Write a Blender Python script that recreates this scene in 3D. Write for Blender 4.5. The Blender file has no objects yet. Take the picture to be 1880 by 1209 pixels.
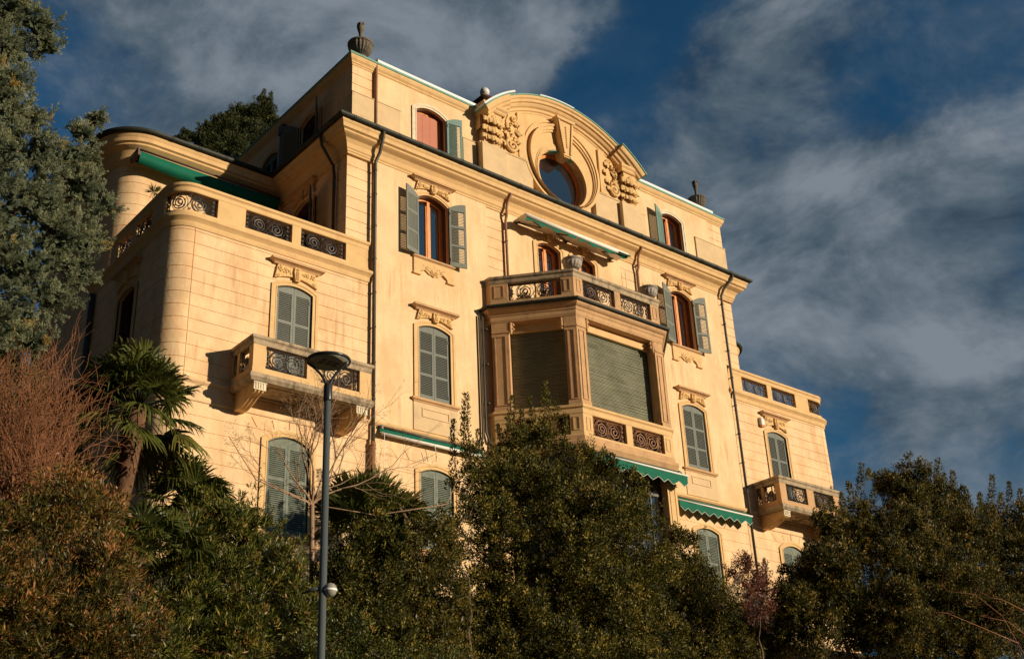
import bpy, bmesh, math, random
import numpy as np
from mathutils import Vector, Matrix
R=math.radians; PI=math.pi
scene=bpy.context.scene; COL=scene.collection
random.seed(7); RNG=np.random.default_rng(7)

# ------------------------------------------------------------------ camera
CAM=np.array([-29.0,-30.0,0.0]); FPX=2163.68
def _rot(yaw,pit,rol):
    cy,sy=math.cos(yaw),math.sin(yaw); cp,sp=math.cos(pit),math.sin(pit)
    f=np.array([sy*cp,cy*cp,sp]); r=np.array([cy,-sy,0.0]); d=np.cross(f,r)
    cr,sr=math.cos(rol),math.sin(rol)
    return np.array([cr*r+sr*d,-sr*r+cr*d,f])
MR=_rot(0.71277599,0.4427416,0.04728368)
cd=bpy.data.cameras.new('camera'); cam=bpy.data.objects.new('camera',cd); COL.objects.link(cam)
cd.sensor_width=36; cd.lens=FPX/1880*36; cd.clip_start=0.1; cd.clip_end=4000
cam.matrix_world=Matrix((
    (MR[0][0],-MR[1][0],-MR[2][0],CAM[0]),
    (MR[0][1],-MR[1][1],-MR[2][1],CAM[1]),
    (MR[0][2],-MR[1][2],-MR[2][2],CAM[2]),(0,0,0,1)))
scene.camera=cam
def ray(px,py): return MR.T@np.array([(px-940)/FPX,(py-604.5)/FPX,1.0])
def at(px,py,y):
    d=ray(px,py); return CAM+d*((y-CAM[1])/d[1])
def pxm(p): # metres per photo pixel at a point
    return float((MR@(np.array(p)-CAM))[2]/FPX)

# ------------------------------------------------------------------ sun and sky
SUNDIR=Vector((0.75,-1.32,0.31)).normalized()
sl=bpy.data.lights.new('sun','SUN'); sl.energy=5.0; sl.angle=R(0.5); sl.color=(1.0,0.83,0.60)
so=bpy.data.objects.new('sun',sl); COL.objects.link(so); so.rotation_euler=SUNDIR.to_track_quat('Z','Y').to_euler(); so.location=(20,-60,40)
scene.view_settings.view_transform='Standard'; scene.view_settings.look='None'
scene.view_settings.exposure=0.0; scene.view_settings.gamma=1; scene.view_settings.use_curve_mapping=False

W=bpy.data.worlds.new('World'); scene.world=W; W.use_nodes=True
nt=W.node_tree; nt.nodes.clear()
def N(t,**k):
    n=nt.nodes.new(t)
    for a,b in k.items(): setattr(n,a,b)
    return n
def L(a,b): nt.links.new(a,b)
def Mt(op,a,b=None,c=None,clamp=False):
    n=N('ShaderNodeMath',operation=op,use_clamp=clamp)
    for i,v in enumerate((a,b,c)):
        if v is None: continue
        if isinstance(v,(int,float)): n.inputs[i].default_value=v
        else: L(v,n.inputs[i])
    return n.outputs[0]
out=N('ShaderNodeOutputWorld'); bg=N('ShaderNodeBackground'); bg.inputs[1].default_value=0.1; L(bg.outputs[0],out.inputs[0])
sky=N('ShaderNodeTexSky',sky_type='NISHITA'); sky.sun_disc=False
sky.sun_elevation=math.asin(SUNDIR.z); sky.sun_rotation=math.atan2(SUNDIR.x,SUNDIR.y)
sky.air_density=1.0; sky.dust_density=0.6; sky.ozone_density=3.0
tc=N('ShaderNodeTexCoord'); sep=N('ShaderNodeSeparateXYZ'); L(tc.outputs['Generated'],sep.inputs[0])
zz=Mt('ADD',Mt('MAXIMUM',sep.outputs[2],0.0),0.22)
cmb=N('ShaderNodeCombineXYZ'); L(Mt('DIVIDE',sep.outputs[0],zz),cmb.inputs[0]); L(Mt('DIVIDE',sep.outputs[1],zz),cmb.inputs[1])
cmb.inputs[2].default_value=1.7
def noise(scale,detail,rough,dist,vec=None,off=(0,0,0),sc=(1,1,1)):
    m=N('ShaderNodeMapping'); m.inputs['Location'].default_value=off; m.inputs['Scale'].default_value=sc
    L(vec or cmb.outputs[0],m.inputs[0])
    n=N('ShaderNodeTexNoise'); n.inputs['Scale'].default_value=scale; n.inputs['Detail'].default_value=detail
    n.inputs['Roughness'].default_value=rough; n.inputs['Distortion'].default_value=dist; L(m.outputs[0],n.inputs['Vector']); return n.outputs[0]
GV=tc.outputs['Generated']; ks=(1,1,1.75)
n1=noise(5.6,14,0.60,0.35,GV,(3.1,1.2,.4),ks); n1b=noise(5.6,14,0.60,0.35,GV,(3.1+.018,1.2-.018,.4+.05),ks); n2=noise(3.2,8,0.55,0.3,GV,(9.0,4.0,2.0),ks)
wn=N('ShaderNodeTexNoise'); wn.inputs['Scale'].default_value=5.0; wn.inputs['Detail'].default_value=6; wn.inputs['Roughness'].default_value=.6; L(tc.outputs['Generated'],wn.inputs['Vector'])
w1=N('ShaderNodeVectorMath',operation='SUBTRACT'); L(wn.outputs['Color'],w1.inputs[0]); w1.inputs[1].default_value=(.5,.5,.5)
w2=N('ShaderNodeVectorMath',operation='SCALE'); L(w1.outputs[0],w2.inputs[0]); w2.inputs['Scale'].default_value=.30
w3=N('ShaderNodeVectorMath',operation='ADD'); L(tc.outputs['Generated'],w3.inputs[0]); L(w2.outputs[0],w3.inputs[1])
w4=N('ShaderNodeVectorMath',operation='NORMALIZE'); L(w3.outputs[0],w4.inputs[0])
bias=0.0
for (px,py,rad,wt) in [(430,130,330,.22),(800,70,240,.22),(1010,110,110,.10),(180,30,160,.12),(620,60,200,.08),(1200,170,170,-.16),(1180,60,100,-.10),(60,220,170,-.18),(200,220,90,-.08),(1500,400,260,.22),(1720,520,230,.16),(1380,300,110,.06),(1820,820,190,.12),(1750,40,200,-.04),(1400,60,120,.06),(1440,690,110,-.04),(1620,680,150,.06),(1540,850,110,-.08),(1560,150,110,-.10)]:
    d=ray(px,py); d=d/np.linalg.norm(d)
    vm=N('ShaderNodeVectorMath',operation='DOT_PRODUCT'); L(w4.outputs[0],vm.inputs[0]); vm.inputs[1].default_value=d
    mr=N('ShaderNodeMapRange',interpolation_type='SMOOTHSTEP'); L(vm.outputs['Value'],mr.inputs[0])
    mr.inputs[1].default_value=math.cos(rad*1.5/FPX); mr.inputs[2].default_value=1.0; mr.inputs[3].default_value=0; mr.inputs[4].default_value=wt
    bias=Mt('ADD',mr.outputs[0],bias)
cov=Mt('ADD',n1,bias)
mk=N('ShaderNodeMapRange',interpolation_type='SMOOTHSTEP'); L(cov,mk.inputs[0])
mk.inputs[1].default_value=.33; mk.inputs[2].default_value=.72
cr=N('ShaderNodeValToRGB'); L(Mt('ADD',Mt('MULTIPLY',Mt('SUBTRACT',n1,n1b),2.1),Mt('ADD',Mt('MULTIPLY_ADD',n2,.50,.02),Mt('ADD',Mt('MULTIPLY',n1,.30),Mt('MULTIPLY',bias,.75)))),cr.inputs[0])
cr.color_ramp.elements[0].position=.12; cr.color_ramp.elements[0].color=(.28,.50,.78,1)
cr.color_ramp.elements[1].position=.95; cr.color_ramp.elements[1].color=(2.15,2.5,2.9,1)
e=cr.color_ramp.elements.new(.50); e.color=(.92,1.26,1.58,1)
tint=N('ShaderNodeMix',data_type='RGBA',blend_type='MULTIPLY'); tint.inputs[0].default_value=1
L(sky.outputs[0],tint.inputs[6]); tint.inputs[7].default_value=(.17,.56,.70,1)
mx=N('ShaderNodeMix',data_type='RGBA'); L(Mt('MULTIPLY_ADD',mk.outputs[0],.80,.14),mx.inputs[0]); L(tint.outputs[2],mx.inputs[6]); L(cr.outputs[0],mx.inputs[7])
# sky dimmed out of view to cut ambient light, except where glass reflects it
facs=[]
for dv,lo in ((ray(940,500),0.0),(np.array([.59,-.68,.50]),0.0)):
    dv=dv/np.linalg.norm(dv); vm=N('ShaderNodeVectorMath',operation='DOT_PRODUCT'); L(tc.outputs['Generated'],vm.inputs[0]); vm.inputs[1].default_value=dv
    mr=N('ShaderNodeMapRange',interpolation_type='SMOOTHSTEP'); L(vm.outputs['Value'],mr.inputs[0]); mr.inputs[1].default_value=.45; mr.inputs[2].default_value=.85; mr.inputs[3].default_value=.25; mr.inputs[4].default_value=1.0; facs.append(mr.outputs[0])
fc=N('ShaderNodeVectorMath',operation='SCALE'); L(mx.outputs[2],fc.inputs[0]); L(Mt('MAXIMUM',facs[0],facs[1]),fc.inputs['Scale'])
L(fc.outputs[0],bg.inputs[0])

# ------------------------------------------------------------------ materials
def mat(name,col,rough=.7,spec=.3,metal=0,var=.0,vscale=1.5,bump=0,bscale=30,stain=None,stscale=(1,1,.35),attr=None,ramp=None,transl=0,smask=(.55,.75),coat=0,streak=None):
    m=bpy.data.materials.new(name); m.use_nodes=True; t=m.node_tree; t.nodes.clear(); nn=t.nodes; lk=t.links.new
    o=nn.new('ShaderNodeOutputMaterial'); p=nn.new('ShaderNodeBsdfPrincipled'); lk(p.outputs[0],o.inputs[0])
    p.inputs['Base Color'].default_value=(*col,1); p.inputs['Roughness'].default_value=rough; p.inputs['Metallic'].default_value=metal
    p.inputs['Specular IOR Level'].default_value=spec; p.inputs['Coat Weight'].default_value=coat
    c=None
    if attr:
        a=nn.new('ShaderNodeAttribute'); a.attribute_name=attr; r=nn.new('ShaderNodeValToRGB'); lk(a.outputs['Fac'],r.inputs[0])
        els=r.color_ramp.elements
        els[0].position=ramp[0][0]; els[0].color=(*ramp[0][1],1); els[1].position=ramp[-1][0]; els[1].color=(*ramp[-1][1],1)
        for q in ramp[1:-1]:
            e=els.new(q[0]); e.color=(*q[1],1)
        c=r.outputs[0]
    if var or stain or bump:
        tcn=nn.new('ShaderNodeNewGeometry')
    if var:
        n=nn.new('ShaderNodeTexNoise'); n.inputs['Scale'].default_value=vscale; n.inputs['Detail'].default_value=8; n.inputs['Roughness'].default_value=.65
        lk(tcn.outputs['Position'],n.inputs['Vector'])
        mr=nn.new('ShaderNodeMapRange'); lk(n.outputs[0],mr.inputs[0]); mr.inputs[1].default_value=.3; mr.inputs[2].default_value=.7; mr.inputs[3].default_value=1-var; mr.inputs[4].default_value=1+var
        mx=nn.new('ShaderNodeMix'); mx.data_type='RGBA'; mx.blend_type='MULTIPLY'; mx.inputs[0].default_value=1
        if c: lk(c,mx.inputs[6])
        else: mx.inputs[6].default_value=(*col,1)
        lk(mr.outputs[0],mx.inputs[7]); c=mx.outputs[2]
    if stain:
        mp=nn.new('ShaderNodeMapping'); mp.inputs['Scale'].default_value=stscale; lk(tcn.outputs['Position'],mp.inputs[0])
        n=nn.new('ShaderNodeTexNoise'); n.inputs['Scale'].default_value=1.1; n.inputs['Detail'].default_value=10; n.inputs['Roughness'].default_value=.7; lk(mp.outputs[0],n.inputs['Vector'])
        mr=nn.new('ShaderNodeMapRange'); lk(n.outputs[0],mr.inputs[0]); mr.inputs[1].default_value=smask[0]; mr.inputs[2].default_value=smask[1]
        mx=nn.new('ShaderNodeMix'); mx.data_type='RGBA'; lk(mr.outputs[0],mx.inputs[0])
        if c: lk(c,mx.inputs[6])
        else: mx.inputs[6].default_value=(*col,1)
        mx.inputs[7].default_value=(*stain,1); c=mx.outputs[2]
    if streak:
        mp=nn.new('ShaderNodeMapping'); mp.inputs['Scale'].default_value=(3.2,3.2,.28); lk(tcn.outputs['Position'],mp.inputs[0])
        n=nn.new('ShaderNodeTexNoise'); n.inputs['Scale'].default_value=1.6; n.inputs['Detail'].default_value=9; n.inputs['Roughness'].default_value=.72; lk(mp.outputs[0],n.inputs['Vector'])
        n2_=nn.new('ShaderNodeTexNoise'); n2_.inputs['Scale'].default_value=.45; n2_.inputs['Detail'].default_value=3; lk(tcn.outputs['Position'],n2_.inputs['Vector'])
        mu=nn.new('ShaderNodeMath'); mu.operation='MULTIPLY_ADD'; lk(n2_.outputs[0],mu.inputs[0]); mu.inputs[1].default_value=.55; lk(n.outputs[0],mu.inputs[2])
        mr=nn.new('ShaderNodeMapRange'); lk(mu.outputs[0],mr.inputs[0]); mr.inputs[1].default_value=.83; mr.inputs[2].default_value=1.05; mr.inputs[4].default_value=.75
        mx=nn.new('ShaderNodeMix'); mx.data_type='RGBA'; lk(mr.outputs[0],mx.inputs[0]); lk(c,mx.inputs[6]); mx.inputs[7].default_value=(*streak,1); c=mx.outputs[2]
    if c: lk(c,p.inputs['Base Color'])
    if bump:
        n=nn.new('ShaderNodeTexNoise'); n.inputs['Scale'].default_value=bscale; n.inputs['Detail'].default_value=6; lk(tcn.outputs['Position'],n.inputs['Vector'])
        b=nn.new('ShaderNodeBump'); b.inputs['Strength'].default_value=bump; b.inputs['Distance'].default_value=.02; lk(n.outputs[0],b.inputs['Height']); lk(b.outputs[0],p.inputs['Normal'])
    if transl:
        tr=nn.new('ShaderNodeBsdfTranslucent'); 
        if c: lk(c,tr.inputs[0])
        else: tr.inputs[0].default_value=(*col,1)
        ms=nn.new('ShaderNodeMixShader'); ms.inputs[0].default_value=transl; lk(p.outputs[0],ms.inputs[1]); lk(tr.outputs[0],ms.inputs[2]); lk(ms.outputs[0],o.inputs[0])
    return m
M={}
M['wall']=mat('plaster_wall',(.80,.57,.335),.85,.2,var=.14,vscale=.9,bump=.35,bscale=9,stain=(.66,.38,.17),smask=(.46,.82),streak=(.50,.27,.13))
M['wing']=mat('plaster_wing',(.79,.56,.33),.85,.2,var=.15,vscale=1.3,bump=.35,bscale=9,stain=(.66,.37,.17),smask=(.46,.80),streak=(.48,.27,.13))
M['base']=mat('plaster_plinth',(.66,.48,.28),.85,.2,var=.10,vscale=1.8,bump=.3,bscale=12,stain=(.44,.33,.21),stscale=(1,1,.9))
M['stone']=mat('stone_trim',(.56,.34,.175),.85,.2,var=.14,vscale=3,bump=.3,bscale=14,stain=(.34,.22,.13),stscale=(2,2,.8),smask=(.55,.72))
M['trim']=mat('painted_trim',(.70,.46,.22),.8,.2,var=.10,vscale=2.5,bump=.2,bscale=14,stain=(.5,.28,.13),stscale=(1.6,1.6,.5),smask=(.56,.8))
M['pale']=mat('pale_surround',(.72,.62,.45),.8,.2,var=.16,vscale=5,bump=.3,bscale=14,stain=(.5,.42,.28),stscale=(3,3,3))
M['grimy']=mat('weathered_stone',(.43,.33,.22),.9,.2,var=.2,vscale=4,bump=.4,bscale=14,stain=(.15,.12,.085),stscale=(3,3,1.2),smask=(.48,.65))
M['darkstone']=mat('dark_stone',(.15,.125,.10),.9,.2,var=.25,vscale=6,bump=.4,bscale=25)
M['lead']=mat('grey_urn',(.36,.31,.27),.65,.3,var=.25,vscale=8,bump=.3,bscale=25)
M['carve']=mat('carved_plaster',(.72,.47,.21),.85,.2,var=.1,vscale=4,bump=.2,bscale=30,stain=(.42,.24,.11),stscale=(5,5,5),smask=(.55,.72))
M['gutter']=mat('dark_gutter',(.028,.032,.025),.6,.3,var=.3,vscale=4)
M['pipe']=mat('dark_pipe',(.075,.065,.05),.5,.4,var=.3,vscale=3)
M['pipeb']=mat('brown_pipe',(.30,.15,.08),.6,.3,var=.2,vscale=3)
M['copper']=mat('green_copper',(.17,.36,.30),.7,.3,var=.25,vscale=6)
M['white']=mat('white_sheet',(.85,.87,.88),.4,.4,var=.06)
M['shutter']=mat('green_grey_shutter',(.135,.145,.125),.55,.3,var=.12,vscale=4)
M['shutterg']=mat('grey_shutter',(.185,.195,.17),.6,.3,var=.12,vscale=4)
M['shutterold']=mat('worn_green_shutter',(.15,.175,.14),.65,.3,var=.25,vscale=5)
M['shutteru']=mat('attic_green_shutter',(.17,.27,.24),.6,.3,var=.12,vscale=4)
M['wood']=mat('orange_wood',(.78,.27,.06),.45,.4,var=.2,vscale=6)
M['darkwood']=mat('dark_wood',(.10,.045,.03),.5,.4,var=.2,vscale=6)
M['redblind']=mat('red_blind',(.50,.20,.13),.7,.2,var=.05)
M['glass']=mat('window_glass',(.012,.014,.018),.03,.5)
M['glass'].node_tree.nodes['Principled BSDF'].inputs['IOR'].default_value=2.9
M['dark']=mat('dark_interior',(.02,.018,.016),.9,.1)
M['iron']=mat('wrought_iron',(.055,.045,.042),.5,.4,var=.3,vscale=9)
M['blind']=mat('roller_blind',(.27,.27,.19),.75,.2,var=.22,vscale=1.6,stain=(.12,.12,.08),stscale=(.6,.6,6))
M['awning']=mat('green_awning',(.004,.125,.075),.75,.2,var=.12,vscale=2)
M['awnwhite']=mat('white_awning_bar',(.80,.76,.70),.45,.4,var=.06)
M['maroon']=mat('maroon_sheet',(.11,.05,.05),.5,.4,var=.2)
M['polepaint']=mat('lamp_pole_paint',(.085,.10,.105),.5,.4,var=.06,coat=.2)
M['lampblack']=mat('lamp_black',(.03,.03,.032),.3,.5)
M['lens']=mat('lamp_lens',(.30,.29,.24),.3,.5)
M['plastic']=mat('white_plastic',(.72,.70,.66),.4,.4)
M['earth']=mat('earth',(.075,.06,.035),.95,.1,var=.35,vscale=1.2,bump=.5,bscale=6,stain=(.05,.065,.02),stscale=(1,1,1))
M['bark']=mat('bark',(.15,.10,.065),.9,.1,var=.35,vscale=6,bump=.6,bscale=25)
M['twig']=mat('bare_twig',(.27,.12,.06),.85,.1,var=.3,vscale=5)
M['twigpale']=mat('pale_twig',(.34,.22,.14),.85,.1,var=.25,vscale=5)
M['fibre']=mat('palm_fibre',(.13,.07,.04),.95,.1,var=.4,vscale=10,bump=.8,bscale=30)
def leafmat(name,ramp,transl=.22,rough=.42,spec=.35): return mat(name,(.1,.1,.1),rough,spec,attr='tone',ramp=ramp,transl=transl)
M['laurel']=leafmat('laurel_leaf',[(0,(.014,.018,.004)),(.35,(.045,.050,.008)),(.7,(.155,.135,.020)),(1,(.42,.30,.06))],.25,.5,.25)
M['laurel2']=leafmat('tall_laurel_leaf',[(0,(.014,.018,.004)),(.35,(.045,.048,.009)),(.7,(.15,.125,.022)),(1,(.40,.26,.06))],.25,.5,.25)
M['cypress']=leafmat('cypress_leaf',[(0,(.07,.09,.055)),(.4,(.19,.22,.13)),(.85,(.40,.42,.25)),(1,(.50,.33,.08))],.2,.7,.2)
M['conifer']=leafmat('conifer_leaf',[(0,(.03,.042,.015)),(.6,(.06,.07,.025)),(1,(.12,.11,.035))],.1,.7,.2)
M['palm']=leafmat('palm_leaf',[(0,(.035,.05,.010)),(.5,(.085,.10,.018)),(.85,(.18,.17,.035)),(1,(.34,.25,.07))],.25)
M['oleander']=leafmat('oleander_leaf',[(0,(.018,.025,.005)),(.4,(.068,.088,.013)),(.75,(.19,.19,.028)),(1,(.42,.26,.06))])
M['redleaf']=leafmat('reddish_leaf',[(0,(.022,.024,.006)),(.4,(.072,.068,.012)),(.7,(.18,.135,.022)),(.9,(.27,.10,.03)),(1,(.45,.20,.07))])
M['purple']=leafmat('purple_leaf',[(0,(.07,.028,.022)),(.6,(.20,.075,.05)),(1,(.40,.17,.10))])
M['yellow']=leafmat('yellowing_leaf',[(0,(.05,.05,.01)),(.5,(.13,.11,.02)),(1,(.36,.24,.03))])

# ------------------------------------------------------------------ mesh builder
class MB:
    def __init__(s): s.v=[]; s.f=[]; s.sm=[]
    def add(s,vs,fs,smooth=False):
        b=len(s.v); s.v+= [tuple(float(c) for c in v) for v in vs]
        for f in fs: s.f.append([b+i for i in f]); s.sm.append(smooth)
        return s
    def box(s,x0,x1,y0,y1,z0,z1):
        v=[(x,y,z) for x in (x0,x1) for y in (y0,y1) for z in (z0,z1)]
        return s.add(v,[(0,1,3,2),(4,6,7,5),(0,4,5,1),(2,3,7,6),(0,2,6,4),(1,5,7,3)])
    def tbox(s,x0,x1,y0,y1,z0,z1,mtx):
        v=[tuple(mtx@Vector((x,y,z))) for x in (x0,x1) for y in (y0,y1) for z in (z0,z1)]
        return s.add(v,[(0,1,3,2),(4,6,7,5),(0,4,5,1),(2,3,7,6),(0,2,6,4),(1,5,7,3)])
    def prism(s,poly,y0,y1,smooth=False):   # poly in x,z, extruded along y
        n=len(poly); v=[(p[0],y0,p[1]) for p in poly]+[(p[0],y1,p[1]) for p in poly]
        s.add(v,[list(range(n))[::-1],list(range(n,2*n))]); b=len(s.v)-2*n
        for i in range(n):
            j=(i+1)%n; s.f.append([b+i,b+j,b+n+j,b+n+i]); s.sm.append(smooth)
        return s
    def prismx(s,poly,x0,x1,smooth=False):  # poly in y,z
        n=len(poly); v=[(x0,p[0],p[1]) for p in poly]+[(x1,p[0],p[1]) for p in poly]
        s.add(v,[list(range(n)),list(range(n,2*n))[::-1]]); b=len(s.v)-2*n
        for i in range(n):
            j=(i+1)%n; s.f.append([b+i,b+j,b+n+j,b+n+i]); s.sm.append(smooth)
        return s
    def band(s,A,B,y0,y1,closed=False):     # strip between outlines A and B (x,z), extruded y0..y1
        n=len(A)
        v=[(p[0],y0,p[1]) for p in A]+[(p[0],y0,p[1]) for p in B]+[(p[0],y1,p[1]) for p in A]+[(p[0],y1,p[1]) for p in B]
        f=[]
        for i in range(n if closed else n-1):
            j=(i+1)%n
            f+=[(i,j,n+j,n+i),(2*n+i,3*n+i,3*n+j,2*n+j),(i,2*n+i,2*n+j,j),(n+i,n+j,3*n+j,3*n+i)]
        if not closed: f+=[(0,n,3*n,2*n),(n-1,3*n-1,4*n-1,2*n-1)]
        return s.add(v,f)
    def tube(s,pts,r,n=6,cap=True,smooth=True):
        pts=[Vector(p) for p in pts]; rs=r if hasattr(r,'__len__') else [r]*len(pts)
        vs=[];fs=[]; up=None
        for i,p in enumerate(pts):
            t=(pts[min(i+1,len(pts)-1)]-pts[max(i-1,0)])
            if t.length<1e-9: t=Vector((0,0,1))
            t.normalize()
            if up is None: up=t.orthogonal().normalized()
            else:
                up=up-t*up.dot(t)
                up=up.normalized() if up.length>1e-6 else t.orthogonal().normalized()
            w=t.cross(up)
            for k in range(n):
                a=2*PI*(k+.5)/n; vs.append(p+(up*math.cos(a)+w*math.sin(a))*rs[i])
        for i in range(len(pts)-1):
            for k in range(n):
                l=(k+1)%n; fs.append((i*n+k,i*n+l,(i+1)*n+l,(i+1)*n+k))
        if cap: fs+= [list(range(n))[::-1],[(len(pts)-1)*n+k for k in range(n)]]
        return s.add(vs,fs,smooth)
    def lathe(s,prof,c=(0,0,0),n=24,flute=0,fl=(0,0)):
        vs=[];fs=[]
        for (r,z) in prof:
            for k in range(n):
                a=2*PI*k/n; rr=r
                if flute and fl[0]<z<fl[1]: rr=r*(1-(flute if k%2 else 0))
                vs.append((c[0]+rr*math.cos(a),c[1]+rr*math.sin(a),c[2]+z))
        m=len(prof)
        for i in range(m-1):
            for k in range(n):
                l=(k+1)%n; fs.append((i*n+k,i*n+l,(i+1)*n+l,(i+1)*n+k))
        fs+=[list(range(n))[::-1],[(m-1)*n+k for k in range(n)]]
        return s.add(vs,fs,not flute)
    def blob(s,c,r,n=6,m=4):
        prof=[(max(.02,math.sin(PI*i/m)),-math.cos(PI*i/m)) for i in range(m+1)]
        vs=[];fs=[]
        for (a,z) in prof:
            for k in range(n):
                t=2*PI*k/n; vs.append((c[0]+r[0]*a*math.cos(t),c[1]+r[1]*a*math.sin(t),c[2]+r[2]*z))
        for i in range(m):
            for k in range(n):
                l=(k+1)%n; fs.append((i*n+k,i*n+l,(i+1)*n+l,(i+1)*n+k))
        return s.add(vs,fs,True)
    def sweep(s,prof,path,closed=False,smooth=False):  # prof closed polygon [(offset,z)], offset to the LEFT-hand outside
        n=len(prof); m=len(path); rings=[offset_path(path,o,closed) for (o,_) in prof]
        vs=[(rings[j][i][0],rings[j][i][1],prof[j][1]) for i in range(m) for j in range(n)]
        fs=[]
        for i in range(m if closed else m-1):
            k=(i+1)%m
            for j in range(n):
                l=(j+1)%n; fs.append((i*n+j,k*n+j,k*n+l,i*n+l))
        if not closed: fs+=[list(range(n))[::-1],[(m-1)*n+j for j in range(n)]]
        if len(path)>6: s.auto=True
        return s.add(vs,fs,smooth)
    def build(s,name,m,parent=None,loc=(0,0,0),rz=0,fix=True,label=None):
        me=bpy.data.meshes.new(name); me.from_pydata(s.v,[],s.f); me.polygons.foreach_set('use_smooth',s.sm)
        s.auto=getattr(s,'auto',False)
        if s.auto: me.polygons.foreach_set('use_smooth',[True]*len(s.f))
        if fix:
            bm=bmesh.new(); bm.from_mesh(me); bmesh.ops.recalc_face_normals(bm,faces=bm.faces); bm.to_mesh(me); bm.free()
        me.materials.append(M[m] if isinstance(m,str) else m)
        if s.auto: me.set_sharp_from_angle(angle=R(22))
        o=bpy.data.objects.new(name,me); COL.objects.link(o); o.parent=parent; o.location=loc; o.rotation_euler=(0,0,rz)
        if label: o['label']=label
        return o
def offset_path(path,d,closed=False):
    # walking along the path, outside is on the right hand: (dy,-dx)
    m=len(path); out=[]
    for i in range(m):
        a=path[i-1] if (i>0 or closed) else None; b=path[i]; c=path[(i+1)%m] if (i<m-1 or closed) else None
        ns=[]
        for p,q in ((a,b),(b,c)):
            if p is None or q is None: continue
            dx,dy=q[0]-p[0],q[1]-p[1]; l=math.hypot(dx,dy)
            if l<1e-9: continue
            ns.append((dy/l,-dx/l))
        if len(ns)==1: nx,ny=ns[0]; k=1
        else:
            nx,ny=ns[0][0]+ns[1][0],ns[0][1]+ns[1][1]; l=math.hypot(nx,ny); nx/=l;ny/=l; k=1/max(.3,nx*ns[0][0]+ny*ns[0][1])
        out.append((b[0]+nx*d*k,b[1]+ny*d*k))
    return out
def arc(cx,cy,r,a0,a1,n): return [(cx+r*math.cos(R(a0+(a1-a0)*i/n)),cy+r*math.sin(R(a0+(a1-a0)*i/n))) for i in range(n+1)]
def mirror_path(p): return [(-x,y) for x,y in p][::-1]
def arch(hw,zs,rise,n=10):                # points of a segmental arch from left spring to right spring
    if rise<1e-4: return [(-hw,zs),(hw,zs)]
    r=(hw*hw+rise*rise)/(2*rise); a=math.asin(min(1,hw/r))
    return [(r*math.sin(-a+2*a*i/n),zs+rise-r+r*math.cos(-a+2*a*i/n)) for i in range(n+1)]
def opening(hw,z0,zs,rise,n=10): return [(-hw,z0)]+arch(hw,zs,rise,n)+[(hw,z0)]
def dup(o,parent=None,loc=None,rz=None):
    c=o.copy(); COL.objects.link(c); c.parent=parent if parent else o.parent
    if loc is not None: c.location=loc
    if rz is not None: c.rotation_euler=(0,0,rz)
    for ch in list(o.children):
        dup(ch,c)
    return c
def thing(name,label,cat,loc=(0,0,0),group=None):
    o=bpy.data.objects.new(name,None); COL.objects.link(o); o.location=loc; o.empty_display_size=.3
    o['label']=label; o['category']=cat
    if group: o['group']=group
    return o
def tag(o,label,cat,group=None):
    o['label']=label; o['category']=cat
    if group: o['group']=group
    return o
def boolean(o,cut):
    md=o.modifiers.new('b','BOOLEAN'); md.operation='DIFFERENCE'; md.solver='EXACT'; md.object=cut
    bpy.context.view_layer.update(); dg=bpy.context.evaluated_depsgraph_get()
    me=bpy.data.meshes.new_from_object(o.evaluated_get(dg)); o.modifiers.clear(); old=o.data; o.data=me; me.name=old.name
    me.polygons.foreach_set('use_smooth',[True]*len(me.polygons)); me.set_sharp_from_angle(angle=R(22))
def join(objs):
    a=objs[0]; bm=bmesh.new()
    for o in objs: bm.from_mesh(o.data)
    bm.to_mesh(a.data); bm.free()
    for o in objs[1:]: bpy.data.objects.remove(o)
    return a

# ------------------------------------------------------------------ ground
gm=MB(); xs=list(range(-60,61,4)); 
def gh(x,y):
    t=(y+17)/15.0; t=max(0,min(1,t)); z=-1.6+9.7*t
    if y>14: z+=min(1.0,(y-14)/60)*6
    return z
gx=[-1500,-400,-150]+list(range(-80,81,3))+[150,400,1500]; gy=[-1500,-400,-100,-50]+[-34+1.5*i for i in range(36)]+[30,60,150,500,1500]
gm.v=[(x,y,gh(x,y)+(0.12*math.sin(x*1.3+y*.7) if -19<y<-3 else 0)) for y in gy for x in gx]
for j in range(len(gy)-1):
    for i in range(len(gx)-1):
        a=j*len(gx)+i; gm.f.append([a,a+1,a+1+len(gx),a+len(gx)]); gm.sm.append(True)
g=gm.build('ground','earth'); g['kind']='structure'

# ================================================================== VILLA
V=thing('villa','large ochre plastered hillside villa with curved pediment, round window and green grey shutters','building',(0,0,0))
ZG=8.0
# ---- windows: cutter list  (cx, cy, rz, hw, z0, zs, rise, depth)
cutM=MB(); cutA=MB(); cutWl=MB(); cutWr=MB()
def cutter(mb,cx,hw,z0,zs,rise,depth=.5,side=None,front=-.6):
    P=opening(hw,z0,zs,rise,12)
    if side is None: mb.prism([(cx+p[0],p[1]) for p in P],front,depth)
    else:   # left side wall at x=side, centre y=cx
        t=MB(); t.prism(P,front,depth)
        mb.add([(side+v[1],cx-v[0],v[2]) for v in t.v],t.f)
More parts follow.
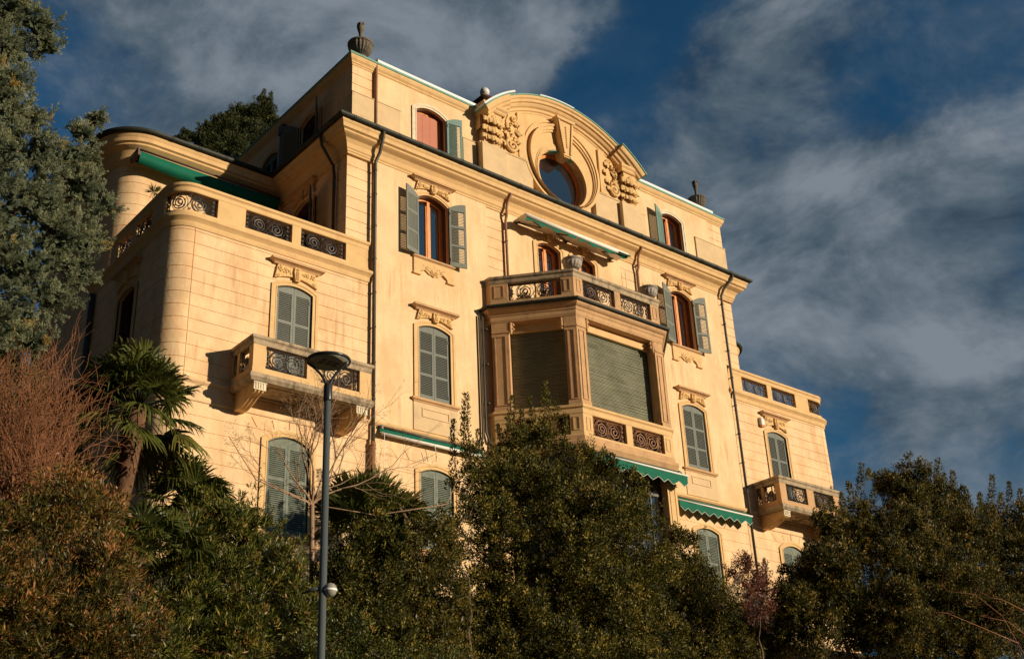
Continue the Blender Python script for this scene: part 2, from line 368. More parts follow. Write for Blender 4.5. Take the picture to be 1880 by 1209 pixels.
# ---- shutter leaf: origin at hinge, extends +x to width w, outer face towards -y
def shutter_mb(w,z0,zh,zf,secs,louver=True,t=.045):
    mb=MB(); st=.075
    # top edge rises from zh at hinge to zf at free edge
    def ztop(x): u=x/w; return zh+(zf-zh)*(1-(1-u)**2)
    def stile(x0,x1): 
        mb.prism([(x0,z0),(x0,ztop(x0)),(x1,ztop(x1)),(x1,z0)],-t/2,t/2)
    stile(0,st); stile(w-st,w)
    n=6; top=[(st+(w-2*st)*i/n,ztop(st+(w-2*st)*i/n)) for i in range(n+1)]
    mb.prism([(st,zh-.10)]+top+[(w-st,zh-.10)],-t/2,t/2)
    edges=[z0]+secs+[zh-.10]
    for k,z in enumerate(edges[:-1]):
        mb.box(st,w-st,-t/2,t/2,z,z+(.16 if k==0 else .09))
    for k in range(len(edges)-1):
        a=edges[k]+(.16 if k==0 else .09); b=edges[k+1]
        m=max(2,int((b-a)/.062)); dz=(b-a)/m
        for i in range(m):
            zc=a+dz*(i+.5)
            mb.add([(st,-.022,zc-.028),(w-st,-.022,zc-.028),(w-st,.018,zc+.024),(st,.018,zc+.024),
                    (st,-.022,zc-.020),(w-st,-.022,zc-.020),(w-st,.018,zc+.032),(st,.018,zc+.032)],
                   [(0,1,2,3),(7,6,5,4),(0,4,5,1),(3,2,6,7)])
    mb.box(.02,.05,-t/2-.02,-t/2,z0+.2,z0+.32); mb.box(.02,.05,-t/2-.02,-t/2,zh-.3,zh-.18)
    return mb
def scroll(mb,cx,cz,r,turns,y,a0=0,sgn=1,rad=.014,n=4,pts=22,end=.12):
    P=[]
    for i in range(pts+1):
        u=i/pts; a=a0+sgn*turns*2*PI*u; rr=r*(1-u*(1-end)); P.append((cx+rr*math.cos(a),y,cz+rr*math.sin(a)))
    mb.tube(P,rad,n,True)
def hood_parts(par,zt,zb,za,hw=.9):
    h=MB(); path=[(-hw+.1,0),(-hw+.1,-.08),(hw-.1,-.08),(hw-.1,0)]
    h.sweep([(-.06,zb),(.02,zb),(.05,zb+.05),(.12,zt-.11),(.17,zt-.10),(.17,zt-.02),(.14,zt),(-.06,zt)],path)
    h.build('hood','stone',par)
    c=MB(); w=hw-.22
    # flared frieze body between hood and surround arch
    low=arch(hw-.12,za-.20,.20,10)
    poly=[(-w,zb),(-w-.03,zb-.10),(-w-.1,za-.12)]+[(x,z+.06) for x,z in low[1:-1]]+[(w+.1,za-.12),(w+.03,zb-.10),(w,zb)]
    c.prism(poly,-.09,.0)
    for sg in (-1,1):
        scroll(c,sg*(w-.06),zb-.13,.09,1.4,-.10,PI/2,sg,.024,5,14)
        scroll(c,sg*(w-.27),zb-.12,.075,1.3,-.10,-PI/2,-sg,.022,5,12)
        scroll(c,sg*(w-.02),za-.02,.07,1.2,-.09,PI,-sg,.022,5,12)
        scroll(c,sg*.27,zb-.14,.06,1.2,-.10,0,sg,.02,5,10)
        for k in range(7): c.blob((sg*(.15+.075*k+random.uniform(-.02,.02)),-.10,zb-.10-random.uniform(0,.16)),(.035,.03,.028),5,3)
    c.prism([(-.10,zb+.01),(-.13,zb-.16),(-.075,za-.10),(.075,za-.10),(.13,zb-.16),(.10,zb+.01)],-.17,0)
    scroll(c,0,zb-.07,.07,1.3,-.18,0,1,.022,5,12)
    for k in range(3): c.box(-.05+.04*k-.01,-.05+.04*k+.01,-.19,-.16,za-.06,zb-.14)
    c.build('carved_frieze','carve',par)
def surround(par,hw,z0,zs,rise,w,m='trim',y=.05,name='surround'):
    s=MB(); n=12
    for (a,b,yy) in ((0,w,y*.6),(w*.55,w,y),(0,w*.18,y*.85)):
        A=opening(hw+a,z0,zs,rise,n); B=opening(hw+b,z0,zs+ b*.35,rise+b*.55,n)
        if a: A=opening(hw+a,z0,zs+a*.35,rise+a*.55,n)
        s.band(A,B,-yy,.02)
    s.build(name,m,par)
def wframe(par_mat,hw,z0,zs,rise,y=.30,mull=True,transom=None):
    f=MB(); n=10
    f.band(opening(hw,z0,zs,rise,n),opening(hw-.09,z0+.09,zs-.02,max(.01,rise-.06),n),y-.05,y+.03)
    f.box(-hw+.05,hw-.05,y-.05,y+.03,z0,z0+.1)
    if mull: f.box(-.055,.055,y-.06,y+.02,z0+.05,zs+rise-.05)
    # inner sash frames
    for sg in (-1,1):
        x0,x1=(sg*.055,sg*(hw-.09)); x0,x1=min(x0,x1),max(x0,x1)
        f.box(x0,x0+.05,y-.035,y+.015,z0+.1,zs-.02); f.box(x1-.05,x1,y-.035,y+.015,z0+.1,zs-.02); f.box(x0,x1,y-.035,y+.015,z0+.1,z0+.17)
    if transom: f.box(-hw+.05,hw-.05,y-.04,y+.02,transom,transom+.06)
    return f
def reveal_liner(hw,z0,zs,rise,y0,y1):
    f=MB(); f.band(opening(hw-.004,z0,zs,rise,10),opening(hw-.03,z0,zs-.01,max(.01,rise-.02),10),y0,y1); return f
def make_window(kind,x,y,rz,hw,z0,zs,rise,secs=(),shm='shutter',openS=(),frame_mat='wood',surr=.22,surm='trim',hood=None,sill=None,apron=None,panel=None,label=None,blind=None,ang=15):
    if kind=='closed':
        f=MB(); f.band(opening(hw,z0,zs,rise,10),opening(hw-.03,z0+.03,zs,max(.01,rise-.02),10),.02,.12); root=f.build('window',shm,V,(x,y,0),rz,label=label)
        d=MB(); d.prism(opening(hw-.01,z0+.01,zs-.01,rise,10),.14,.16); d.build('backing','dark',root)
        for sg in (-1,1):
            mb=shutter_mb(hw-.035,z0+.03,zs-.02,zs+rise-.035,list(secs)); 
            s=mb.build('shutter',shm,root)
            if sg==-1: s.location=(-hw+.03,.06,0)
            else: s.location=(hw-.03,.06,0); s.scale=(-1,1,1)
    else:
        root=wframe(frame_mat,hw-.02,z0,zs-.02,rise,.30).build('window',frame_mat,V,(x,y,0),rz,label=label)
        p=MB(); p.prism(opening(hw-.06,z0+.05,zs-.04,rise,10),.315,.33); p.build('pane','glass',root)
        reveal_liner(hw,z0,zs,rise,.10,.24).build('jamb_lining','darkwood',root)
        for sg in openS:
            s=shutter_mb(hw-.01,z0-.02,zs-.02,zs+rise-.02,list(secs)).build('shutter',shm,root)
            if sg==-1: s.location=(-hw-.02,-.10,0); s.rotation_euler=(0,0,PI+R(ang)); 
            else: s.location=(hw+.02,-.10,0); s.rotation_euler=(0,0,-R(ang))
        if blind:
            b=MB(); 
            for k in range(3):
                a=-hw+.08+k*(2*hw-.3)/3; b.box(a+.004,a+(2*hw-.3)/3-.004,.20,.22,z0,zs+.05)
            b.build('blind',blind,root)
    surround(root,hw,z0,zs,rise,surr,surm)
    if hood: hood_parts(root,*hood)
    if sill:
        s=MB(); s.sweep([(-.05,sill[0]),(.02,sill[0]),(.05,sill[0]+.05),(.10,sill[0]+.07),(.10,sill[1]),(-.05,sill[1])],[(-sill[2]+.1,0),(-sill[2]+.1,-.03),(sill[2]-.1,-.03),(sill[2]-.1,0)])
        s.build('sill','stone',root)
    if apron:
        z=apron; a=MB()
        half=[(.88,z+.62),(.88,z-.02),(.60,z-.02),(.60,z+.06),(.55,z+.14),(.48,z+.20),(.38,z+.21),(.28,z+.15),(.20,z+.09),(.10,z+.09)]
        poly=[(x_,z_) for x_,z_ in half]+[(0,z+.03)]+[(-x_,z_) for x_,z_ in half[::-1]]
        a.prism(poly,-.06,0); 
        for sg in (-1,1): a.box(min(sg*.58,sg*.91),max(sg*.58,sg*.91),-.09,0,z-.04,z+.02)
        a.build('apron','trim',root)
        c=MB()
        for sg in (-1,1):
            scroll(c,sg*.12,z+.19,.08,1.4,-.075,PI*.5,sg,.018,5,14); scroll(c,sg*.32,z+.28,.06,1.3,-.07,0,-sg,.016,5,12)
            P=[(sg*(.05+.5*u),-.07,z+.12+.13*math.sin(u*PI)) for u in [i/8 for i in range(9)]]; c.tube(P,.018,5)
            for k in range(4): c.blob((sg*(.15+.1*k),-.065,z+.34+.04*(k%2)),(.03,.02,.02),5,3)
        c.blob((0,-.07,z+.14),(.05,.04,.06),6,4); c.build('carving','carve',root)
    if panel:
        a=MB(); z0p,z1p=panel; a.box(-.92,.92,-.035,0,z0p,z1p)
        a.band([(-.58,z1p-.17),(.58,z1p-.17),(.58,z1p-.5),(-.58,z1p-.5)],[(-.53,z1p-.21),(.53,z1p-.21),(.53,z1p-.46),(-.53,z1p-.46)],-.06,-.03,True)
        a.build('panel','base',root)
    return root
YP=0.0; YW=.06; YQ=.12
CX=6.68
# main second floor
HW=.68
for sg in (-1,1): cutter(cutM,sg*CX,HW,20.55,23.0,.24)
w2=make_window('open',-CX,YP,0,HW,20.55,23.0,.24,(21.35,22.15),'shutterg',(-1,1),hood=(23.86,23.66,23.42,.9),sill=(20.40,20.54,.93),apron=19.83,surr=.17)
dup(w2,V,(CX,YP,0),0)
# main first floor
for sg in (-1,1): cutter(cutM,sg*CX,HW,15.08,17.74,.17,.3)
w1=make_window('closed',-CX,YP,0,HW,15.08,17.74,.17,(15.98,16.84),'shutter',surr=.21,hood=(18.58,18.38,18.13,.9),sill=(14.92,15.07,1.0),panel=(13.92,14.92))
dup(w1,V,(CX,YP,0),0)
# main ground floor
for sg in (-1,1): cutter(cutM,sg*CX,HW,9.9,12.47,.17,.3)
w0=make_window('closed',-CX,YP,0,HW,9.9,12.47,.17,(11.2,),'shutterold',surr=.20,sill=(9.76,9.9,1.0))
dup(w0,V,(CX,YP,0),0)
# terrace doors behind the bay terrace
for sg in (-1,1): cutter(cutM,sg*.95,.6,19.4,22.93,.2)
wt=make_window('open',-.95,YP,0,.6,19.4,22.93,.2,surr=.24,surm='trim')
def small_orn(par):
    c=MB(); c.prism([(-.1,23.62),(-.13,23.45),(-.07,23.2),(.07,23.2),(.13,23.45),(.1,23.62)],-.16,0)
    for k in range(3): c.box(-.05+.04*k-.01,-.05+.04*k+.01,-.18,-.15,23.25,23.5)
    for sg in (-1,1):
        scroll(c,sg*.26,23.46,.09,1.3,-.06,0,sg,.024,5,12); scroll(c,sg*.46,23.42,.08,1.3,-.06,PI,-sg,.022,5,12); scroll(c,sg*.62,23.36,.06,1.3,-.06,PI,-sg,.02,5,12)
        for k in range(5): c.blob((sg*(.2+.1*k),-.05,23.52),(.04,.03,.03),5,3)
    c.build('carved_frieze','carve',par)
small_orn(wt); dup(wt,V,(.95,YP,0),0)
# attic
YA=.04
for sg in (-1,1): cutter(cutA,sg*CX,HW,25.1,26.93,.22)
make_window('open',-CX,YA-.03,0,HW,25.1,26.93,.22,(),'shutteru',(1,),surr=.21,surm='pale',blind='redblind',ang=8)
make_window('open',CX,YA-.03,0,HW,25.1,26.93,.22,(),'shutteru',(-1,),surr=.21,surm='pale',ang=20)
# side wall of the main block (left), x=-10.3 plane ; local x -> -y direction
XS=-10.3
def side(y,**k): return dict(x=XS,y=y,rz=-PI/2)
cutter(cutM,3.05,HW,20.55,23.0,.24,side=XS,front=-.5)
make_window('open',XS,3.05,-PI/2,HW,20.55,23.0,.24,(21.35,22.15),'shutter',(-1,1),hood=(23.86,23.66,23.42,.9),surr=.17,frame_mat='darkwood',ang=35)
cutter(cutA,3.0,HW,25.1,26.93,.22,side=-10.2,front=-.5)
make_window('open',-10.2,3.0,-PI/2,HW,25.1,26.93,.22,(),'shutter',(-1,1),surr=.21,frame_mat='darkwood',ang=35)
cutter(cutA,6.0,.6,25.1,26.75,.2,side=-10.2,front=-.5)
make_window('closed',-10.2,6.0,-PI/2,.6,25.1,26.75,.2,(),'shutter',surr=.2)
# wings
WX=12.2
for sg,cm in ((-1,cutWl),(1,cutWr)):
    cutter(cm,sg*WX,.65,13.95,17.70,.16,.35); cutter(cm,sg*WX,.72,9.65,12.45,.24,.35)
ww=make_window('closed',-WX,YW,0,.65,13.95,17.70,.16,(14.75,16.5),'shutterg',surr=.21,hood=(18.68,18.48,18.1,.9))
ww2=make_window('closed',WX,YW,0,.65,13.95,17.70,.16,(14.75,16.5),'shutter',surr=.21,hood=(18.68,18.48,18.1,.9))
wg=make_window('closed',-WX,YW,0,.72,9.65,12.45,.24,(11.3,),'shutterold',surr=.22,sill=(9.5,9.65,1.0))
wg2=make_window('closed',WX,YW,0,.72,9.65,12.45,.24,(11.3,),'shutterold',surr=.22,sill=(9.5,9.65,1.0))
# left wing side window
cutter(cutWl,3.1,.65,14.9,17.62,.16,.35,side=-16.5,front=-.5)
make_window('open',-16.5,3.1,-PI/2,.65,14.9,17.62,.16,surr=.21,hood=(18.6,18.4,18.05,.9),frame_mat='darkwood')
# voussoir joints
for (cm,cx,zc,y0) in ((cutM,-CX,12.0,YP),(cutM,CX,12.0,YP),(cutWl,-WX,12.0,YW),(cutWr,WX,12.0,YW)):
    for a in (-34,-17,0,17,34):
        mt=Matrix.Translation((cx,0,11.2))@Matrix.Rotation(R(a),4,'Y')
        cm.tbox(-.014,.014,y0-.2,y0+.028,1.74 if abs(a)<30 else 1.95,2.03 if abs(a)<30 else 2.3,mt)

# ---- walls as lofts of the footprint with groove rings
def loft_wall(fp,levels,grooves,cap=True):
    """fp: list of (x,y,gx,gy,kind) ; levels z0,z1 ; grooves list of (z,kinds)"""
    zs=[(levels[0],None)]
    for z,k in grooves: zs+=[(z-.012,None),(z-.006,k),(z+.006,k),(z+.012,None)]
    zs.append((levels[1],None)); n=len(fp); mb=MB(); vs=[]
    for z,k in zs:
        for (x,y,gx,gy,kd) in fp:
            on=k is not None and kd in k; vs.append((x+(gx if on else 0),y+(gy if on else 0),z))
    fs=[]
    for i in range(len(zs)-1):
        for j in range(n):
            l=(j+1)%n; fs.append((i*n+j,i*n+l,(i+1)*n+l,(i+1)*n+j))
    fs+=[list(range(n))[::-1],[(len(zs)-1)*n+j for j in range(n)]]
    mb.add(vs,fs); mb.auto=len(fp)>22; return mb
D=.022
# main block: kinds: q=quoin band (grooved all heights), p=plain panel (grooved on the ground floor only), b=back
fp=[(-10.3,YQ,D,D,'q'),(-9.2,YQ,0,D,'q'),(-9.2,YP,0,D,'p'),(-4.1,YP,0,D,'p'),(-4.1,YQ-.07,0,D,'r'),(-3.1,YQ-.07,0,D,'r'),(-3.1,YP,0,D,'p'),
    (3.1,YP,0,D,'p'),(3.1,YQ-.07,0,D,'r'),(4.1,YQ-.07,0,D,'r'),(4.1,YP,0,D,'p'),(9.3,YP,0,D,'p'),(9.3,YQ,0,D,'q'),(10.35,YQ,-D,D,'q'),
    (10.35,.95,-D,0,'q'),(10.32,.95,0,0,'b'),(10.3,11.5,0,0,'b'),(-10.3,11.5,0,0,'b'),(-10.27,.95,0,0,'b'),(-10.3,.95,D,0,'q')]
gr=[(z,'qrp') for z in (9.2,9.65,10.10,10.55,11.0,11.45,11.90,12.35,12.80)]+[(13.36+.435*k,'qr') for k in range(1,24)]
wm=loft_wall(fp,(ZG-2,24.0),gr); wall=wm.build('wall','wall',V)
co=cutM.build('cut','dark'); boolean(wall,co); bpy.data.objects.remove(co)
# attic
fa=[(-10.2,YA,D,D,'q'),(-9.25,YA,0,D,'q'),(-9.25,YA-.03,0,0,'b'),(9.25,YA-.03,0,0,'b'),(9.25,YA,0,D,'q'),(10.2,YA,-D,D,'q'),(10.2,11.3,-D,0,'b'),(-10.2,11.3,D,0,'b')]
am=loft_wall(fa,(24.0,27.85),[(26.9,'q'),(27.35,'q')]); attic=am.build('attic_wall','wall',V)
# oculus hole in the attic wall
oc=[(-.11+1.32*math.cos(2*PI*k/40),26.4+1.28*math.sin(2*PI*k/40)) for k in range(40)]
cutA.prism(oc,-.6,.55)
co=cutA.build('cut','dark'); boolean(attic,co)
bpy.data.objects.remove(co)
# wings (rounded outer corner)
def wing_fp(s):
    f=[(-9.2,YW,0,D,'p'),(-15.74,YW,0,D,'p')][::-1]
    L_=[(-9.2,YW,0,D,'p'),(-15.735,YW,0,D,'p'),(-15.735,YW+.03,0,0,'n'),(-15.755,YW+.03,0,0,'n'),(-15.755,YW,0,D,'p')]
    cx,cy,r=-15.755,YW+.75,.75
    for i in range(1,25):
        a=R(270-90*i/24); L_.append((cx+r*math.cos(a),cy+r*math.sin(a),-D*math.cos(a),-D*math.sin(a),'p'))
    x0=cx-r
    L_+= [(x0,YW+.80,D,0,'p'),(x0+.03,YW+.80,0,0,'n'),(x0+.03,YW+.82,0,0,'n'),(x0,YW+.82,D,0,'p'),(x0,6.0,D,0,'p'),(x0,12,0,0,'b'),(-9.2,12,0,0,'b')]
    L_=[(x+0,y,gx,gy,k) for x,y,gx,gy,k in L_]
    if s>0: L_=[(-x,y,-gx,gy,k) for x,y,gx,gy,k in L_][::-1]
    return L_
wgr=[(z,'p') for z in (9.2,9.63,10.07,10.52,10.97,11.42,11.87,12.32,12.77)]+[(14.08+.427*k,'p') for k in range(0,12)]
for s,cm in ((-1,cutWl),(1,cutWr)):
    w=loft_wall(wing_fp(s),(ZG-2,19.0),wgr).build('wing_wall','wing',V)
    co=cm.build('cut','dark'); boolean(w,co); bpy.data.objects.remove(co)
# set back upper storey of the wings
def sb_path(s,off=0,y0=5.0,xo=-16.5,r=.95,xi=-10.3,yb=12):
    P=[(xo-off,yb)]; 
    A=[(xo+r-r*math.cos(R(90*i/24)), y0+r-r*math.sin(R(90*i/24))) for i in range(25)]
    P+=A+[(xi,y0)]
    return P if s<0 else mirror_path(P)
for s in (-1,1):
    P=sb_path(s); n=len(P)
    fpw=[(x,y,0,0,'b') for x,y in P]+([(-10.3,12,0,0,'b')] if s<0 else [(10.3,12,0,0,'b')])
    ctr=np.array([[p[0],p[1]] for p in P]); f2=[]
    off=offset_path(P,-D)
    for i,(x,y,_,_,_) in enumerate(fpw):
        if i<n: f2.append((x,y,off[i][0]-x,off[i][1]-y,'p'))
        else: f2.append((x,y,0,0,'b'))
    loft_wall(f2,(19.0,24.0),[(19.55+.44*k,'p') for k in range(10)]).build('set_back_storey','wing',V)

# ---- cornices, gutters
def cprof(z): # main cornice profile, offsets outward, z = gutter underside
    return [(-.3,z-.95),(.05,z-.95),(.06,z-.88),(.09,z-.86),(.09,z-.80),(.13,z-.76),(.17,z-.60),(.26,z-.47),(.40,z-.40),(.46,z-.36),(.46,z-.30),(.50,z-.28),(.55,z-.26),(.57,z-.12),(.62,z-.05),(.64,z+.02),(-.3,z+.02)]
ZC=24.72
mainpath=[(-10.3,11.5),(-10.3,.06),(10.3,.06),(10.3,11.5)]
MB().sweep(cprof(ZC),mainpath).build('cornice','trim',V)
def gutter(path,z,o,name='gutter',r=.10,closed=False,m='gutter',strap=.95):
    g=MB(); P=offset_path(path,o,closed); pr=[(0,-r)]
    prof=[(o+r*math.cos(R(a)),z+r*math.sin(R(a))) for a in range(180,361,30)]+[(o+r,z+.03),(o+r-.02,z+.03),(o-r,z+.03)]
    g.sweep(prof,path,closed)
    # straps
    for i in range(len(path)-1):
        a,b=Vector(P[i]),Vector(P[i+1]); l=(b-a).length
        if l<.6: continue
        t=(b-a)/l; nrm=Vector((t.y,-t.x)); k=int(l/strap)
        for j in range(k):
            c=a+t*((j+.5)*l/k)
            for dz in (-.04,.04):
                pts=[(c.x+t.x*dz+nrm.x*rr*math.cos(R(an)),c.y+t.y*dz+nrm.y*rr*math.cos(R(an)),z+rr*math.sin(R(an))) for rr in (r+.006,) for an in range(180,391,30)]
                g.tube(pts,.008,4)
    return g.build(name,m,V)
gutter(mainpath,ZC+.12,.70)
rp=MB(); rp.sweep([(-.3,ZC+.03),(.62,ZC+.06),(.60,ZC+.12),(-.3,ZC+.26)],mainpath); rp.build('eaves_flashing','gutter',V)
for s in (-1,1):
    P=sb_path(s); 
    MB().sweep(cprof(ZC),P).build('cornice','trim',V); gutter(P,ZC+.12,.70)
    r=MB(); r.sweep([(-.3,ZC+.03),(.62,ZC+.06),(.60,ZC+.14),(-1.2,ZC+.30),(-1.2,ZC+.03)],P[1:] if s<0 else P[:-1]); r.build('eaves_flashing','gutter',V)
    # wing cornice
    Q=[(-16.505,6.5)]+arc(-15.755,YW+.75,.75,180,270,24)+[(-9.28,YW)]
    if s>0: Q=mirror_path(Q)
    MB().sweep([(-.3,18.88),(.03,18.88),(.05,18.93),(.06,19.05),(.12,19.13),(.17,19.17),(.17,19.25),(.13,19.30),(.06,19.33),(-.3,19.33)],Q).build('wing_cornice','trim',V)
    MB().sweep([(-.2,13.2),(.03,13.2),(.05,13.23),(.05,13.72),(.07,13.74),(.12,13.80),(.12,13.85),(.03,13.90),(-.2,13.90)],Q).build('string_course','wing',V)
    f=MB(); f.add([(s*10.3,.3,19.2),(s*16.4,.9,19.2),(s*16.4,5.2,19.2),(s*10.3,5.2,19.2),(s*10.3,.3,19.28),(s*16.4,.9,19.28),(s*16.4,5.2,19.28),(s*10.3,5.2,19.28)],[(0,1,2,3),(7,6,5,4),(0,4,5,1),(1,5,6,2),(2,6,7,3),(3,7,4,0)]); f.build('terrace_floor','stone',V)
for s in (-1,1):
    a=MB(); x0,x1=(-9.2,-4.75) if s<0 else (4.75,9.3)
    a.sweep([(-.02,13.74),(.04,13.74),(.09,13.80),(.09,13.86),(.03,13.90),(-.02,13.90)],[(x0,0),(x1,0)]); a.build('string_course','trim',V)
# attic cap
capp=[(-10.2,11.3),(-10.2,YA),(10.2,YA),(10.2,11.3)]
MB().sweep([(-.3,27.72),(.02,27.72),(.04,27.78),(.07,27.80),(.07,27.86),(.13,27.93),(.16,28.02),(.16,28.10),(-.3,28.10)],capp).build('attic_cornice','trim',V)
MB().sweep([(-.5,28.10),(.19,28.10),(.20,28.17),(.16,28.18),(-.5,28.18)],capp).build('roof_edge','copper',V)
for (x0,x1) in ((-9.2,-4.35),(4.4,9.6)):
    rf=MB(); rf.prismx([(YA-.19,28.185),(YA-.18,28.31),(YA-.05,28.38),(.7,28.44),(.7,28.185)],x0,x1); rf.build('roof_flashing','white',V)
rf=MB(); rf.box(-9.75,9.75,.55,10.9,28.1,28.2); rf.build('roof','gutter',V)
# attic plinths
yb=YA-.03
for (x0,x1,y,zt) in ((-10.24,-8.12,-.06,26.45),(-5.15,-4.5,-.05,26.5),(4.5,4.95,-.05,26.5),(8.2,10.24,-.06,26.5)):
    pl=MB(); pl.box(x0,x1,yb+y,YA+.02,24.7,zt); pl.prismx([(yb+y-.02,zt),(yb+y-.02,zt+.03),(YA+.01,zt+.06),(YA+.01,zt)],x0-.01,x1+.01)
    if x0<-10: pl.box(-10.24,-10.18,YA+.02,1.0,24.7,26.45)
    pl.build('attic_plinth','base',V)

# ---- pediment
def acanthus(mb,o,h,w,bulge,roll=0.0,side=0.0,n=9,m=10):
    """hanging leaf: o = top attachment, tip curls outward at the bottom; roll turns it in the wall plane, side swings it sideways"""
    cr_,sr_=math.cos(roll),math.sin(roll); vs=[]; fs=[]
    for i in range(n+1):
        u=i/n; ww=w*.5*(math.sin(PI*min(1,(.18+.80*u)))**.7)*(1+.22*abs(math.sin(u*PI*3.2)))
        if u<.72: z=-h*u/.80; y=-bulge*math.sin(u/.72*PI*.62)
        else:
            a_=(u-.72)/.28*PI*1.15; rr_=h*.075; z=-h*.90-rr_*math.sin(a_)*.9+0; y=-bulge*.93-rr_*.8*(1-math.cos(a_))
        for j in range(m+1):
            v=-1+2*j/m; x=ww*v; yy=y+.30*w*abs(v)**1.6*.5-.035*w*math.cos(v*PI*3)-(.05*w if abs(v)<.15 else 0)
            X=x*cr_-z*sr_+side*u; Z=x*sr_+z*cr_; vs.append((o[0]+X,o[1]+yy,o[2]+Z))
    k=m+1
    for i in range(n):
        for j in range(m): fs.append((i*k+j,i*k+j+1,(i+1)*k+j+1,(i+1)*k+j))
    mb.add(vs,fs,True)
RA=6.0; ZA=29.92; ZCN=ZA-RA
def arcz(x,r=RA): return ZCN+math.sqrt(r*r-x*x)
pm=MB(); xs_=[-3.3+6.6*i/24 for i in range(25)]
pm.prism([(-3.3,26.55)]+[(x,arcz(x,RA-.35)) for x in xs_]+[(3.3,26.55)],-.16,.9); ped=pm.build('pediment_wall','trim',V)
oc2=[(-.11+1.32*math.cos(2*PI*k/40),26.4+1.28*math.sin(2*PI*k/40)) for k in range(40)]
c2=MB().prism(oc2,-.6,.55); co=c2.build('cut','dark'); boolean(ped,co); bpy.data.objects.remove(co)
for q in (-1,1):
    def bx(x0,x1,*a): x0,x1=sorted((q*x0,q*x1)); return (x0,x1)+a
    pb=MB(); pb.box(*bx(1.75,4.45,-.20,.1,24.7,26.5)); pb.box(*bx(3.15 if q>0 else 3.3,4.3 if q>0 else 4.5,-.42,-.2,24.7,26.42)); pb.box(*bx(1.8,4.47,-.23,.1,26.5,26.55)); pb.build('pediment_base','base',V)
    pb=MB(); pb.box(*bx(2.1,2.45,-.25,0,26.55,28.75)); pb.build('pediment_pilaster','trim',V)
# curved cornice: sweep radial profile along arc
def arc_mould(name,m,a0,a1,prof,n=30,ends=True):
    mb=MB(); k=len(prof); vs=[];fs=[]
    for i in range(n+1):
        x=a0+(a1-a0)*i/n; th=math.asin(x/RA)
        for (dr,y) in prof: vs.append(((RA+dr)*math.sin(th),y,ZCN+(RA+dr)*math.cos(th)))
    for i in range(n):
        for j in range(k):
            l=(j+1)%k; fs.append((i*k+j,i*k+l,(i+1)*k+l,(i+1)*k+j))
    fs+=[list(range(k)),[n*k+j for j in range(k)][::-1]]
    mb.add(vs,fs); return mb.build(name,m,V)
pf=[(-.62,.3),(-.62,-.18),(-.55,-.20),(-.52,-.26),(-.42,-.28),(-.38,-.36),(-.30,-.42),(-.27,-.42),(-.24,-.50),(-.14,-.52),(-.10,-.58),(-.05,-.60),(0,-.60),(0,.3)]
arc_mould('arched_cornice','trim',-3.25,3.25,pf)
arc_mould('arched_roof_edge','copper',-3.25,3.25,[(0.004,.9),(0.004,-.63),(.05,-.64),(.06,-.60),(.06,.9)])
for s in (-1,1):
    pfe=[(-.58,.3),(-.58,-.38),(-.50,-.42),(-.48,-.50),(-.38,-.54),(-.33,-.64),(-.25,-.68),(-.20,-.76),(-.10,-.80),(0,-.82),(0,.3)]
    ea,eb=(-4.55,-3.3) if s<0 else (3.1,4.38); arc_mould('end_block_cornice','trim',ea,eb,pfe,10)
    arc_mould('end_block_roof_edge','copper',ea-.04,eb+.04,[(0.004,.9),(0.004,-.86),(.05,-.86),(.06,-.8),(.06,.9)],10)
arc_mould('pediment_roof','white',-4.5,-2.9,[(.065,.9),(.065,-.78),(.15,-.76),(.17,.9)],14)
arc_mould('pediment_roof','white',-1.4,.5,[(.065,.9),(.065,-.62),(.13,-.60),(.15,.9)],10)
